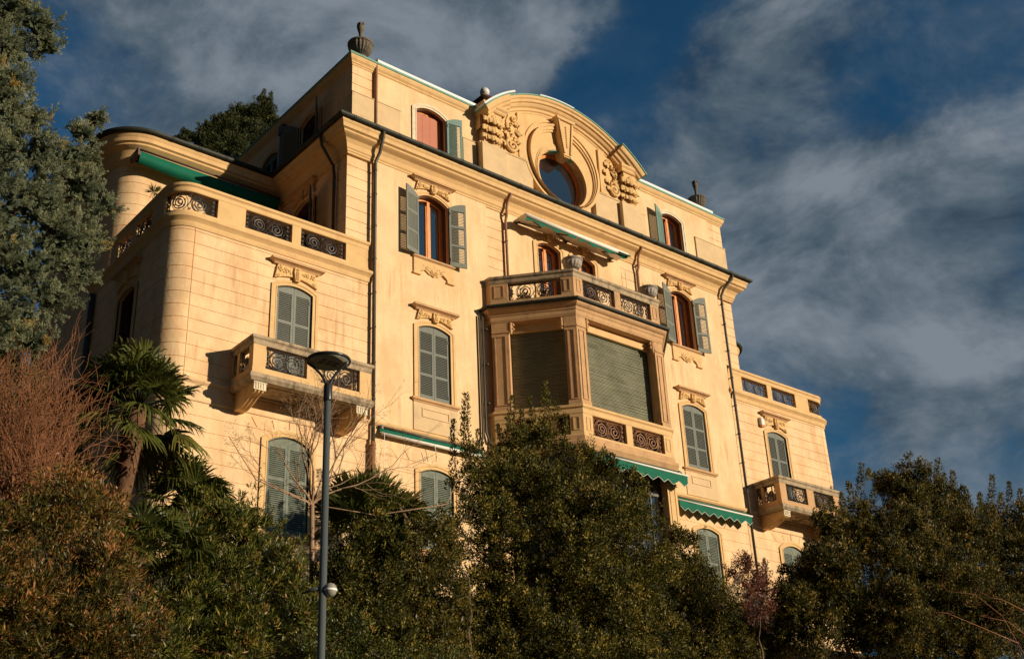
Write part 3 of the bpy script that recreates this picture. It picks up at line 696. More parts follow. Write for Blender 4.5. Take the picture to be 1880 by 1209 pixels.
for s in (-1,1):
    e=MB(); xa,xb=(-4.48,-3.36) if s<0 else (3.14,4.26)
    e.prism([(xa,27.95),(xb,27.95)]+[(xb,arcz(xb,RA-.5)),(xa,arcz(xa,RA-.5))] ,-.30,.3)
    e.sweep([(-.1,27.9),(.02,27.9),(.06,27.96),(.06,28.02),(.13,28.10),(.13,28.2),(-.1,28.2)],[(xa+.05,0),(xa+.05,-.55),(xb-.05,-.55),(xb-.05,0)])
    e.box(xa+.06,xb-.06,-.5,.3,27.9,28.19)
    e.build('bracket_cap','trim',V)
    # console bracket with acanthus
    b=MB(); xc=(xa+xb)/2
    sidep=[(.05,26.42),(-.20,26.40),(-.30,26.48),(-.34,26.62),(-.30,26.78),(-.28,27.0),(-.34,27.3),(-.46,27.55),(-.52,27.72),(-.50,27.90),(.05,27.90)]
    b.prismx([(y,z) for y,z in sidep],xc-.40,xc+.40)
    b.build('console_bracket','trim',V)
    c=MB(); rr=random.Random(3)
    for tier,(zt_,hh,ww_) in enumerate(((27.80,.62,.50),(27.42,.62,.50),(27.06,.55,.46))):
        yb_=-.36-.15*max(0,(zt_-27.1)/.7)
        for sg_ in (-1,1):
            acanthus(c,(xc+sg_*.24,yb_+.04,zt_-.02),hh*.85,ww_*.62,.09,roll=sg_*.42)
            acanthus(c,(xc+sg_*.14,yb_+.01,zt_-.10),hh*.70,ww_*.46,.12,roll=sg_*.18)
        acanthus(c,(xc,yb_-.03,zt_),hh*.95,ww_*.60,.14)
    for dx in (-.36,.36):
        for (z,y,r_) in ((27.68,-.42,.13),(26.62,-.26,.11)):
            P=[(xc+dx*1.13,y+r_*(1-i/16)*math.cos(i*.7),z+r_*(1-i/16)*math.sin(i*.7)) for i in range(15)]; c.tube(P,.028,5)
    P=[(xc,-.42-.1*u,26.5+1.3*u) for u in [i/6 for i in range(7)]]; c.tube(P,[.05]*7,6)
    c.build('acanthus_carving','carve',V)
    # S volute with shell between strip and bracket
    v=MB(); x0=s*2.72
    v.prism([(s*2.48,26.56),(s*3.2,26.56),(s*3.1,27.1),(s*2.95,27.6),(s*3.05,28.1),(s*2.9,28.45),(s*2.48,28.55)],-.22,0)
    scroll(v,s*2.85,26.90,.33,1.8,-.29,PI*.5,-s,.075,6,28); scroll(v,s*2.68,28.25,.18,1.6,-.27,PI*1.5,-s,.05,6,20)
    P=[(s*(2.60+.42*math.sin(u*PI*.9)-.05*u),-.28,27.1+1.0*u) for u in [i/12 for i in range(13)]]; v.tube(P,[.07]*13,6)
    for (dx_,z_,h_,w_,ro) in ((.16,28.30,.40,.30,-.5),(.38,28.0,.42,.30,.4),(.10,27.85,.40,.28,-.7),(.44,27.55,.40,.30,.8),(.12,27.45,.38,.28,-.4),(.40,27.25,.34,.26,.5),(.12,27.1,.34,.26,-.2),(.60,27.0,.30,.24,1.0)):
        acanthus(v,(s*(2.48+dx_),-.22,z_),h_,w_,.13,roll=s*ro)
    for k in range(8): v.blob((s*(2.62+.36*math.sin(k/7*PI*.9)),-.36,27.15+.9*k/7),(.05,.05,.05),6,4)
    v.build('volute_carving','carve',V)
# oculus
def circ(cz,r,n=48): return [((-.11 if cz<27 else -.03)+r*math.cos(2*PI*k/n),cz+r*math.sin(2*PI*k/n)) for k in range(n)]
def lerpc(t,n=48): return [(a[0]*(1-t)+b[0]*t,a[1]*(1-t)+b[1]*t) for a,b in zip(circ(26.4,1.32),circ(27.05,1.90))]
om=MB()
om.band(lerpc(0),lerpc(.16),-.26,0,True); om.band(lerpc(.16),lerpc(.24),-.23,0,True); om.band(lerpc(.24),lerpc(.72),-.20,0,True); om.band(lerpc(.72),lerpc(.80),-.27,0,True); om.band(lerpc(.80),lerpc(.92),-.32,0,True); om.band(lerpc(.92),lerpc(1.0),-.37,0,True)
oroot=om.build('oculus_window','trim',V)
# outer moulding strips follow up above
om2=MB(); om2.band(circ(27.10,2.0),circ(27.10,2.12),-.22,0,True); om2.build('outer_moulding','trim',oroot)
of=MB(); of.band(circ(26.4,1.315),circ(26.4,1.22),.14,.26,True); of.band(circ(26.4,1.22),circ(26.4,1.17),.17,.24,True); of.build('frame','wood',oroot)
og=MB(); og.prism(circ(26.4,1.19,40),.21,.225); og.build('pane','glass',oroot)
ol=MB(); ol.band(circ(26.4,1.319),circ(26.4,1.30),-.10,.14,True); ol.build('reveal','stone',oroot)
og=MB()
og.band([(x*1.0,z) for x,z in circ(26.4,1.30)[8:17]],[(x,z) for x,z in circ(26.4,1.27)[8:17]],-.27,-.02); og.build('flashing','copper',oroot)
k=MB()
def kpoly(b,t,z0,z1,x=0): return [(x-b,z0),(x-t,z1),(x+t,z1),(x+b,z0)]
k.prism(kpoly(.20,.47,27.42,29.12),-.50,0); k.prism(kpoly(.49,.52,29.12,29.26),-.58,0); 
k.prism(kpoly(.16,.17,27.36,27.44),-.46,0)
for sg in (-1,1):
    k.add([(sg*.20,-.56,27.5),(sg*.13,-.56,27.5),(sg*.33,-.56,29.1),(sg*.42,-.56,29.1),(sg*.20,-.49,27.5),(sg*.13,-.49,27.5),(sg*.33,-.49,29.1),(sg*.42,-.49,29.1)],[(0,1,2,3),(4,7,6,5),(0,4,5,1),(1,5,6,2),(2,6,7,3),(3,7,4,0)])
for i in range(10): k.blob((0,-.51,27.85+.11*i),(.05,.045,.045),6,4)
k.build('keystone','trim',oroot)
# chimney
c=MB(); c.box(-2.25,-1.35,2.1,3.0,28.1,30.9); c.build('chimney','stone',V)
cc=bpy.data.objects[-1] if False else None
ch=MB(); ch.add([(-2.5,1.85,30.9),(-1.1,1.85,30.9),(-1.1,3.25,30.9),(-2.5,3.25,30.9),(-1.98,2.37,31.5),(-1.62,2.37,31.5),(-1.62,2.73,31.5),(-1.98,2.73,31.5)],[(0,1,5,4),(1,2,6,5),(2,3,7,6),(3,0,4,7),(4,5,6,7),(3,2,1,0)]); ch.build('chimney_cap','maroon',V)
cw=MB(); cw.lathe([(.13,0),(.13,.12),(.20,.14),(.22,.28),(.17,.40),(.05,.44)],(-1.8,2.55,31.45),14); cw.build('chimney_cowl','plastic',V)

# ---- downpipes
def pipe(pts,r,m,name='downpipe',collars=()):
    p=MB(); p.tube(pts,r,8)
    for z in collars:
        x,y=pts[-1][0],pts[-1][1]; p.tube([(x,y,z-.03),(x,y,z+.03)],r+.014,8)
        p.box(x-.02,x+.02,y,y+.14,z-.015,z+.015)
    return p.build(name,m,V)
cz=[14.6,15.9,17.2,18.5,19.8,21.1,22.4,23.4]
pipe([(-9.25,-.64,24.75),(-9.25,-.62,24.55),(-9.2,-.30,24.05),(-9.25,-.12,23.75),(-9.25,-.10,23.3),(-9.25,-.10,13.1)],.06,'pipe',collars=cz)
pipe([(-9.25,-.10,13.1),(-9.25,-.10,9.0)],.085,'pipeb',collars=[10.5,12.0,13.0])
pipe([(9.75,-.64,24.75),(9.72,-.62,24.55),(9.45,-.28,24.1),(9.42,-.12,23.8),(9.42,-.10,23.3),(9.42,-.10,9.0)],.06,'pipe',collars=cz)
pipe([(-11.0,.85,24.75),(-10.9,.85,24.3),(-10.45,.8,23.6),(-10.40,.8,23.2),(-10.40,.8,19.3)],.06,'pipe')
pipe([(-9.22,-.08,28.15),(-9.22,-.08,24.9)],.05,'pipeb')
pipe([(-3.2,-.50,24.42),(-3.2,-.26,24.22),(-3.2,-.17,23.95),(-3.2,-.16,23.6),(-3.2,-.07,23.4),(-3.2,-.07,19.3)],.055,'pipeb',collars=[20.5,22.5,23.7]); pipe([(4.05,-.50,24.42),(4.05,-.26,24.22),(4.05,-.17,23.95),(4.05,-.16,23.6),(4.05,-.07,23.4),(4.05,-.07,19.3)],.055,'pipeb',collars=[20.5,22.5,23.7])
pipe([(4.35,-.14,26.4),(4.35,-.14,24.9)],.06,'pipeb')
pipe([(-4.55,-.08,19.0),(-4.55,-.08,14.4),(-4.42,-.12,14.0)],.045,'pipe',collars=[15.5,17,18.4]); pipe([(-4.70,-.08,18.9),(-4.70,-.08,14.2),(-4.80,-.10,13.9)],.04,'pipe')
h=MB(); h.box(-10.42,-10.22,4.75,5.1,27.3,27.7); h.box(-10.38,-10.24,4.83,5.02,25.0,27.3); h.build('rainwater_hopper','pipe',V)
pipe([(-16.62,5.95,18.8),(-16.62,5.95,9.0)],.10,'pipe')

# ---- ironwork panel mapped on a path
def resample(path,s0,s1):
    d=[0]
    for a,b in zip(path[:-1],path[1:]): d.append(d[-1]+math.hypot(b[0]-a[0],b[1]-a[1]))
    def pt(s):
        s=max(0,min(d[-1],s))
        for i in range(len(d)-1):
            if s<=d[i+1]+1e-9:
                t=(s-d[i])/max(1e-9,d[i+1]-d[i]); return (path[i][0]+t*(path[i+1][0]-path[i][0]),path[i][1]+t*(path[i+1][1]-path[i][1]))
    mid=[path[i] for i in range(len(d)) if s0+1e-4<d[i]<s1-1e-4]
    return [pt(s0)]+mid+[pt(s1)],pt,d[-1]
def iron_panel(path,s0,s1,z0,z1,parent,inset=.12,m='iron',name='railing_panel'):
    ip=offset_path(path,-inset); _,pt0,_=resample(path,0,1)
    _,pt,_=resample(path,s0,s1); w=s1-s0; h=z1-z0; mb=MB(); r=.013
    # inset handled per point: use local normal
    def P(u,v):
        a=pt(s0+u); b=pt(s0+u+.01); c=pt(s0+u-.01); dx,dy=b[0]-c[0],b[1]-c[1]; l=math.hypot(dx,dy) or 1
        return (a[0]-dy/l*inset,a[1]+dx/l*inset,z0+v)
    def line(pts,rr=r): mb.tube([P(u,v) for u,v in pts],rr*1.3,4,True,False)
    line([(.02,.03),(w*.5,.03),(w-.02,.03)],.011) if len(path)<5 else line([(w*i/10,.03) for i in range(11)],.011)
    line([(w*i/10,h-.03) for i in range(11)],.011)
    line([(.03,0),(.03,h)],.012); line([(w-.03,0),(w-.03,h)],.012)
    def sp(cx,cz,R_,turns,a0,sg,rr=r,end=.12,n=24):
        line([(cx+R_*(1-(1-end)*i/n)*math.cos(a0+sg*turns*2*PI*i/n),cz+R_*(1-(1-end)*i/n)*math.sin(a0+sg*turns*2*PI*i/n)) for i in range(n+1)],rr)
    R0=min(h*.42,w*.2)
    cs=[.5] if w<1.0 else [.31,.69]
    for k_,c in enumerate(cs):
        sg=1 if k_==0 else -1
        sp(w*c,h*.5,R0,2.6,PI/2*(1+2*(k_)),sg,.016,n=34); sp(w*c,h*.5,R0*1.08,1.0,0,1,.010,1.0,20)
        for a_ in range(6): sp(w*c+R0*.72*math.cos(a_*PI/3+.4),h*.5+R0*.72*math.sin(a_*PI/3+.4),R0*.17,1.1,a_,sg,.008,.3,7)
        sp(w*c,h*.5,R0*.55,1.2,PI,-sg,.010)
    for sx in (-1,1):
        e=.12 if w>.6 else .07
        x=e if sx<0 else w-e
        for (zc,rr_) in ((h*.16,.075),(h*.38,.06),(h*.62,.06),(h*.84,.075)):
            sp(x,zc,min(rr_,e*.75),1.4,PI/2,sx,.011,n=14)
        line([(x+sx*.06,.05),(x-sx*.02,h*.3),(x-sx*.06,h*.55),(x,h*.8),(x-sx*.05,h-.04)],.010)
    if len(cs)==2:
        line([(w*.5,.04),(w*.47,h*.3),(w*.53,h*.65),(w*.5,h-.04)],.012)
        sp(w*.5,h*.15,.06,1.3,0,1,.010,n=12); sp(w*.5,h*.85,.06,1.3,PI,1,.010,n=12)
        for sx in (-1,1): line([(w*.5+sx*.03,h*.1),(w*.5+sx*.12,h*.03),(w*.5+sx*.3*R0/.3,h*.08)],.010); line([(w*.5+sx*.03,h*.9),(w*.5+sx*.12,h*.97),(w*.5+sx*.3,h*.92)],.010)
    return mb.build(name,m,parent,fix=False)
def parapet(name,path,openings,z0,zo0,zo1,z1,thick=.24,m='trim',railm=None,rail_off=.07,parent=None,sunk=True,iron='iron'):
    """solid parapet along the path with rectangular ironwork openings [(s0,s1)]"""
    mb=MB(); full,pt,Ltot=resample(path,0,1e9)
    mb.sweep([(-thick,z0),(0.012,z0),(0.012,zo0-.03),(0,zo0),(-thick,zo0)],path)
    edges=[0]+[e for o in openings for e in o]+[Ltot]
    for i in range(0,len(edges),2):
        a,b=edges[i],edges[i+1]
        if b-a<.03: continue
        sub,_,_=resample(path,a,b); mb.sweep([(-thick+.02,zo0),(-.004,zo0),(-.004,zo1),(-thick+.02,zo1)],sub)
    root=mb.build(name,m,parent or V)
    r=MB(); r.sweep([(-thick-.04,zo1),(-.002,zo1),(.015,zo1+.03),(.015,z1-.15),(.05,z1-.11),(rail_off,z1-.10),(rail_off,z1-.01),(rail_off-.02,z1),(-thick-.06,z1)],path)
    r.build('coping',railm or m,root)
    for (a,b) in openings: iron_panel(path,a,b,zo0,zo1,root,thick*.45,iron)
    return root
def sunk_panel(mb,p,q,z0,z1,w=.04,out=.028):
    """raised rectangular frame moulding on a vertical face from p to q (2d)"""
    d=Vector((q[0]-p[0],q[1]-p[1])); l=d.length; d/=l; n=Vector((d.y,-d.x))
    def b(u0,u1,a,c):
        vs=[]
        for u in (u0,u1):
            for o in (-.01,out):
                for z in (a,c): vs.append((p[0]+d.x*u+n.x*o,p[1]+d.y*u+n.y*o,z))
        mb.add(vs,[(0,1,3,2),(4,6,7,5),(0,4,5,1),(2,3,7,6),(0,2,6,4),(1,5,7,3)])
    b(0,w,z0,z1); b(l-w,l,z0,z1); b(w,l-w,z0,z0+w); b(w,l-w,z1-w,z1)
# wing terraces
for s in (-1,1):
    Q=[(-16.505,5.0)]+arc(-15.755,YW+.75,.75,180,270,24)+[(-9.30,YW)]
    # arc-length: side part 5.0-.81=4.19 ; arc 1.178 ; front to x
    a0=5.0-(YW+.75); al=.75*PI/2; fx=lambda x: a0+al+(x+15.755)
    op=[(5-4.45,5-3.3),(5-3.0,5-1.7),(a0-.0,fx(-15.05)),(fx(-14.08),fx(-12.38)),(fx(-12.05),fx(-10.30))]
    if s>0:
        Lt=a0+al+6.455; Q=mirror_path(Q); op=[(Lt-b,Lt-a) for a,b in op][::-1]
    parapet('terrace_balustrade',Q,op,19.33,19.46,20.13,20.43,m='trim')
# wing balconies
for s in (-1,1):
    x0,x1=-14.24,-10.12; yb=-1.28
    if s>0: x0,x1=10.12,14.24
    Q=[(x0,YW),(x0,yb),(x1,yb),(x1,YW)]; dl=YW-yb; w=x1-x0
    op=[(.10,.34),(.50,dl-.26),(dl+.42,dl+w/2-.24),(dl+w/2+.24,dl+w-.42),(dl+w+.26,2*dl+w-.5),(2*dl+w-.34,2*dl+w-.10)]
    root=parapet('balcony',Q,op,13.90,14.12,14.84,15.13,m='trim' if s<0 else 'stone',railm='grimy',thick=.2)
    sl_=MB(); sl_.sweep([(-.3,13.68),(.02,13.68),(.05,13.72),(.10,13.78),(.10,13.87),(.06,13.92),(-.3,13.92)],Q); sl_.box(x0+.2,x1-.2,yb+.2,YW,13.72,13.90)
    # coffer ribs and rosette ring beneath
    for xa in (x0+.75,x1-.85): sl_.box(xa,xa+.08,yb+.25,YW-.05,13.66,13.73)
    sl_.box(x0+.85,x1-.85,yb+.25,yb+.32,13.66,13.73); sl_.box(x0+.85,x1-.85,YW-.2,YW-.12,13.66,13.73)
    for rr in (.35,.24,.1):
        P=[((x0+x1)/2+rr*1.4*math.cos(2*PI*i/24),(yb+YW)/2+rr*math.sin(2*PI*i/24),13.70) for i in range(25)]; sl_.tube(P,.03,5)
    sl_.build('slab','grimy',root)
    for xc in (x0+.30,x1-.30):
        b=MB(); sidep=[(YW+.05,13.70),(yb+.08,13.70),(yb+.08,13.44),(yb+.15,13.40),(yb+.30,13.38),(yb+.45,13.34),(yb+.62,13.26),(yb+.80,13.20),(yb+.98,13.15),(yb+1.12,13.14),(YW+.05,13.14)]
        b.prismx(sidep,xc-.17,xc+.17)
        for dx in (-.12,0,.12): b.tube([(xc+dx,y-.0,z-.0) for y,z in sidep[2:-1]],.035,6)
        b.build('console','trim',root)
        p=MB(); p.box(xc-.2,xc+.2,yb+.04,yb+.08,13.43,13.68)
        for dx in (-.12,-.04,.04,.12): p.box(xc+dx-.018,xc+dx+.018,yb+.02,yb+.04,13.47,13.64)
        p.box(xc-.22,xc+.22,yb+.015,yb+.06,13.64,13.675); p.build('triglyph','pale',root)

# ---- central bay window
YB=-2.6; P1=(-4.30,-.28); P2=(-2.25,YB)
bay=[(-4.30,.02),P1,P2,(2.25,YB),(4.30,-.28),(4.30,.02)]
b=MB()
# floor slab / base of the first floor
b.sweep([(-.6,13.48),(.03,13.48),(.05,13.52),(.10,13.60),(.14,13.66),(.14,13.76),(.06,13.80),(.02,13.84),(.02,13.98),(-.6,13.98)],bay)
b.add([(x,y,z) for z in (13.52,13.9) for x,y in [(-3.9,.0),(-2.0,-2.2),(2.0,-2.2),(3.9,.0)]],[(0,1,2,3),(7,6,5,4),(0,4,5,1),(1,5,6,2),(2,6,7,3)])
sb=b; b=MB()
# entablature
b.sweep([(-.45,18.58),(0,18.58),(.02,18.64),(.03,18.66),(.03,18.80),(.06,18.83),(.08,18.92),(.15,18.96),(.20,19.02),(.22,19.12),(-.45,19.12)],bay)
b.add([(x,y,z) for z in (18.9,19.24) for x,y in [(-4.1,.0),(-4.1,-.28),(-2.15,-2.5),(2.15,-2.5),(4.1,-.28),(4.1,.0)]],[(0,1,2,3,4,5),(11,10,9,8,7,6),(0,6,7,1),(1,7,8,2),(2,8,9,3),(3,9,10,4),(4,10,11,5)])
broot=b.build('bay_window','stone',V); sb.build('floor_slab','stone',broot)
gutter(bay,19.16,.26,r=.075,strap=5).parent=broot
MB().sweep([(-.2,19.20),(.2,19.20),(.2,19.26),(-.2,19.27)],bay).build('roof_edge','copper',broot)
# pilasters: helper on segment
def seg(p,q,u): d=math.hypot(q[0]-p[0],q[1]-p[1]); return (p[0]+(q[0]-p[0])*u/d,p[1]+(q[1]-p[1])*u/d)
def solid_quad(mb,p,q,dep,z0,z1,off=0):
    d=Vector((q[0]-p[0],q[1]-p[1])).normalized(); n=Vector((d.y,-d.x))
    vs=[(p[0]+n.x*off,p[1]+n.y*off),(q[0]+n.x*off,q[1]+n.y*off),(q[0]-n.x*dep,q[1]-n.y*dep),(p[0]-n.x*dep,p[1]-n.y*dep)]
    mb.add([(x,y,z) for z in (z0,z1) for x,y in vs],[(0,1,2,3),(7,6,5,4),(0,4,5,1),(1,5,6,2),(2,6,7,3),(3,7,4,0)])
Lc=math.hypot(P2[0]-P1[0],P2[1]-P1[1]); PW=.46
faces=[(P1,P2,Lc,.62,PW),(P2,(2.25,YB),4.5,PW,PW),((2.25,YB),(4.30,-.28),Lc,PW,.62)]
for (p,q,l,wa,wb) in faces:
    for (u0,u1) in ((0,wa),(l-wb,l)):
        pm=MB(); a,c=seg(p,q,u0),seg(p,q,u1)
        solid_quad(pm,a,c,.42,15.15,18.58,-.012)
        a2,c2=seg(p,q,u0+.10),seg(p,q,u1-.10); sunk_panel(pm,a2,c2,15.35,18.05,.035,.015)
        solid_quad(pm,seg(p,q,u0+(.0 if u0 else 0)),c,.1,15.15,15.28,.02)
        solid_quad(pm,a,c,.1,18.17,18.24,.02)
        pm.build('pilaster','stone',broot)
        # scroll console at inner side of the capital
        inner=u1 if u0==0 else u0; sg=1 if u0==0 else -1
        cm=MB()
        for k_ in range(2):
            o=seg(p,q,inner+sg*.08); d=Vector((q[0]-p[0],q[1]-p[1])).normalized(); n=Vector((d.y,-d.x))
            Pp=[]
            for i in range(13):
                a_=i/12*2.8*PI; rr=.11*(1-i/14); u=sg*rr*math.cos(a_); z=18.44+(-.17 if k_ else 0)+rr*math.sin(a_)
                Pp.append((o[0]+d.x*(u)-n.x*.06,o[1]+d.y*(u)-n.y*.06,z))
            cm.tube(Pp,.045,6)
        for i in range(5): cm.blob((o[0]-n.x*.03,o[1]-n.y*.03,18.15+.09*i),(.06,.06,.06),6,4)
        cm.build('scroll_bracket','stone',broot)
    # lintel + blind
    lm=MB(); a,c=seg(p,q,wa-.02),seg(p,q,l-wb+.02); solid_quad(lm,a,c,.42,18.26,18.60,-.30); lm.build('lintel','trim',broot)
    bm_=MB(); n_=58; zt,zb=18.30,15.16; d=Vector((c[0]-a[0],c[1]-a[1])).normalized(); nn_=Vector((d.y,-d.x))
    rr=random.Random(int(l*10)); vs=[];fs=[]; dz=(zt-zb)/n_
    for i in range(n_):
        z=zb+dz*i; o=.47+rr.uniform(-.006,.006); t_=rr.uniform(-.006,.006)
        ring=[(o,z+.006),(o-.018,z+dz*.3),(o-.018,z+dz*.7),(o,z+dz-.004),(o+.012,z+dz-.002)]
        base=len(vs)
        for pp,tt in ((a,t_),(c,-t_)):
            for (oo,z_) in ring: vs.append((pp[0]-nn_.x*oo,pp[1]-nn_.y*oo,z_+tt))
        for j in range(4): fs.append((base+j,base+j+1,base+5+j+1,base+5+j))
    bm_.add(vs,fs); bm_.build('roller_blind','blind',broot,fix=False)
    gm_=MB(); solid_quad(gm_,a,c,.56,13.9,18.5,-.53); gm_.build('backing','dark',broot)
# lower balustrade
o1=math.hypot(P1[0]-bay[0][0],P1[1]-bay[0][1])
ops=[(o1+.66,o1+Lc/2-.1),(o1+Lc/2+.1,o1+Lc-.46),(o1+Lc+.46,o1+Lc+2.10),(o1+Lc+2.40,o1+Lc+4.04),(o1+Lc+4.5+.46,o1+Lc+4.5+Lc/2-.1),(o1+Lc+4.5+Lc/2+.1,o1+2*Lc+4.5-.66)]
pr=parapet('bay_balustrade',bay,ops,13.98,14.06,14.80,15.14,thick=.26,m='trim',parent=V,iron='pipeb')
opu=[(o1+.66,o1+Lc-.46),(o1+Lc+.46,o1+Lc+2.10),(o1+Lc+2.40,o1+Lc+4.04),(o1+Lc+4.5+.46,o1+2*Lc+4.5-.66)]
pu=parapet('bay_terrace_balustrade',bay,opu,19.26,19.46,20.17,20.47,thick=.26,m='stone',railm='grimy',parent=V)
for (zz0,zz1,par,mt_) in ((14.2,14.7,pr,'trim'),(19.58,20.1,pu,'stone')):
    for (p,q,l,wa,wb) in faces:
        for a_,c_ in ((.15,wa-.10),(l-wb+.10,l-.12)):
            f=MB(); sunk_panel(f,seg(p,q,a_),seg(p,q,c_),zz0,zz1,.035,.015); f.build('post_panel',mt_,par)
# ground-floor loggia beneath the bay
for s in (-1,1):
    lg=MB()
    xa,xb=sorted((s*1.75,s*2.25)); lg.box(xa,xb,YB+.05,YB+.5,ZG-.5,13.48); lg.box(xa-.04,xb+.04,YB+.01,YB+.54,12.9,13.0)
    sunk_panel(lg,(s*2-.15,YB+.05),(s*2+.15,YB+.05),9.4,12.8,.035,.02); lg.build('loggia_pier','trim',broot)
    xa,xb=sorted((s*3.9,s*4.3)); lg=MB(); lg.box(xa,xb,-.5,.02,ZG-.5,13.48); lg.build('loggia_pier','trim',broot)
lw=MB()
for i in range(7):
    x=-1.74+i*.58; lw.box(x-.03,x+.03,YB+.35,YB+.42,ZG,13.4)
lw.box(-1.74,1.74,YB+.35,YB+.42,12.5,12.6); lw.box(-1.74,1.74,YB+.35,YB+.42,10.4,10.5)
lwo=lw.build('glazed_screen','pipe',broot); lp=MB(); lp.box(-1.74,1.74,YB+.385,YB+.40,ZG,13.45)
for s in (-1,1):
    P_=[(s*2.1,YB+.3),(s*3.95,-.35)]; solid_quad(lp,P_[0],P_[1],.01,ZG,13.45)
lp.build('loggia_glass','glass',broot)

# ---- awnings
def scallop(x0,x1,zt,zb,n,y,par,dz=0):
    mb=MB(); k=8; top=[];bot=[]
    for i in range(n*k+1):
        u=i/(n*k); x=x0+(x1-x0)*u; ph=(i%k)/k; f=abs(math.sin(PI*ph)) ; f=1-abs(2*ph-1)
        yy=y-.018*math.sin(u*n*2*PI*.5); top.append((x,yy,zt)); bot.append((x,yy-.02*math.cos(u*n*PI),zb+(1-f)*.16))
    vs=top+bot; m=len(top); 
    vs2=[(a,b_+.006,c_) for a,b_,c_ in vs]
    fs=[(i,i+1,m+i+1,m+i) for i in range(m-1)]+[(2*m+i,3*m+i,3*m+i+1,2*m+i+1) for i in range(m-1)]
    mb.add(vs+vs2,fs); mb.build('valance','awning',par,fix=False)
    t=MB(); t.tube([(a,b_-.008,c_) for a,b_,c_ in bot],.009,4); t.build('valance_trim','awnwhite',par,fix=False)
def awning(x0,x1,y0,zt,y1,zb,valn,drop,par_label,bar=.035):
    c=MB(); c.prismx([(y0,zt),(y0,zt+.03),(y1,zb+.02),(y1,zb)],x0,x1)
    root=c.build('awning','awning',V)
    r=MB(); r.tube([(x0-.03,y1,zb),(x1+.03,y1,zb)],bar,8); r.build('front_bar','awnwhite',root)
    q=MB(); q.tube([(x0-.02,y0-.05,zt-.03),(x1+.02,y0-.05,zt-.03)],.05,8)
    for xx in (x0+.1,x1-.1): q.box(xx-.04,xx+.04,y0-.1,y0+.12,zt-.1,zt+.04); q.tube([(xx,y0-.05,zt-.08),(xx+.2*(1 if xx<(x0+x1)/2 else -1),(y0+y1)/2,zb-.12),(xx,y1,zb)],.02,6)
    q.build('folding_arm','pipe',root)
    if valn: scallop(x0,x1,zb,zb-drop,valn,y1,root)
    return root
aw=awning(-9.0,-4.75,-.02,13.72,-.16,13.47,0,0,'',bar=.02)
t=MB(); t.tube([(-9.0,-.22,13.41),(-4.72,-.22,13.41)],.055,10); t.tube([(-8.95,-.3,13.4),(-8.95,-.28,12.2),(-8.93,-.25,11.2)],.012,5); t.tube([(-6.95,-.3,13.4),(-6.85,-.28,12.95)],.012,5)
t.build('lower_rail','awnwhite',aw)
awning(4.75,9.12,-.02,13.68,-.42,13.42,9,.42,'')
awning(-2.3,2.42,YB-.03,13.46,YB-.38,13.24,9,.46,'')
# rolled awning over the terrace doors
root=MB(); root.tube([(-2.75,-.78,23.46),(2.75,-.78,23.46)],.075,10); root.box(-2.8,2.8,-.82,-.1,23.52,23.545); ra=root.build('awning','awnwhite',V)
a=MB()
for (xa,xb,d) in ((-2.75,-.1,.19),(.0,2.75,.19)):
    n=10
    top=[(xa+(xb-xa)*i/n,-.80,23.43) for i in range(n+1)]; bot=[(xa+(xb-xa)*i/n,-.77,23.40-d*(.6+.4*math.cos(i*2.1))*(1 if xa>-1 else .9)) for i in range(n+1)]
    a.add(top+bot+[(x,y+.01,z) for x,y,z in top+bot],[(i,i+1,n+2+i,n+1+i) for i in range(n)]+[(2*n+2+i,3*n+3+i,3*n+4+i,2*n+3+i) for i in range(n)])
a.prismx([(-.8,23.5),(-.95,23.36),(-.95,23.34),(-.78,23.4)],2.2,2.8); a.build('valance','awning',ra,fix=False)
a=MB()
a.box(-2.65,2.55,-.12,.0,23.60,23.64)
for x in (-2.6,0,2.5): a.box(x-.05,x+.05,-.2,.02,23.5,23.62); a.tube([(x,-.1,23.5),(x+(.9 if x<0 else -.9),-.45,23.42),(x,-.75,23.44)],.028,6)
a.build('folding_arm','darkwood',ra)
a=MB(); a.tube([(3.25,-.10,23.2),(3.28,-.10,20.5)],.010,4); a.build('crank_rod','pipe',ra)
# terrace awning at the set back storey
a=MB(); n=16
for i in range(n+1):
    x=-16.1+5.5*i/n; sag=.10*math.sin(PI*i/n)
    a.v+=[(x,4.95,23.90-sag*.2),(x,4.72,23.62-sag),(x,4.45,23.52-sag),(x,4.36,23.92-sag*.3),(x,4.9,24.10)]
for i in range(n):
    for j in range(4): a.f.append([i*5+j,(i+1)*5+j,(i+1)*5+j+1,i*5+j+1]); a.sm.append(True)
ta=a.build('awning','awning',V)
a=MB(); a.tube([(-16.12,4.34,23.96),(-10.6,4.34,23.96)],.04,8); a.box(-16.2,-16.1,4.35,5.0,23.75,24.05); a.build('front_bar','maroon',ta)
# wall lamp (alarm siren) beside right wing window
l=MB(); l.prismx([(-.16,0),(-.16,.28),(-.10,.36),(0,.36),(0,0)],-.11,.11); sl2=l.build('alarm_siren','plastic',V,(11.22,YW,17.98))
l=MB(); l.box(-.10,.10,-.14,-.01,-.07,0); l.build('beacon',mat('orange_beacon',(.6,.2,.04),.4,.5),sl2)
# roof ridge bits on the rounded eaves
t=MB(); t.blob((-16.9,6.0,24.95),(.14,.14,.1),8,5); t.build('roof_finial','pipeb',V)

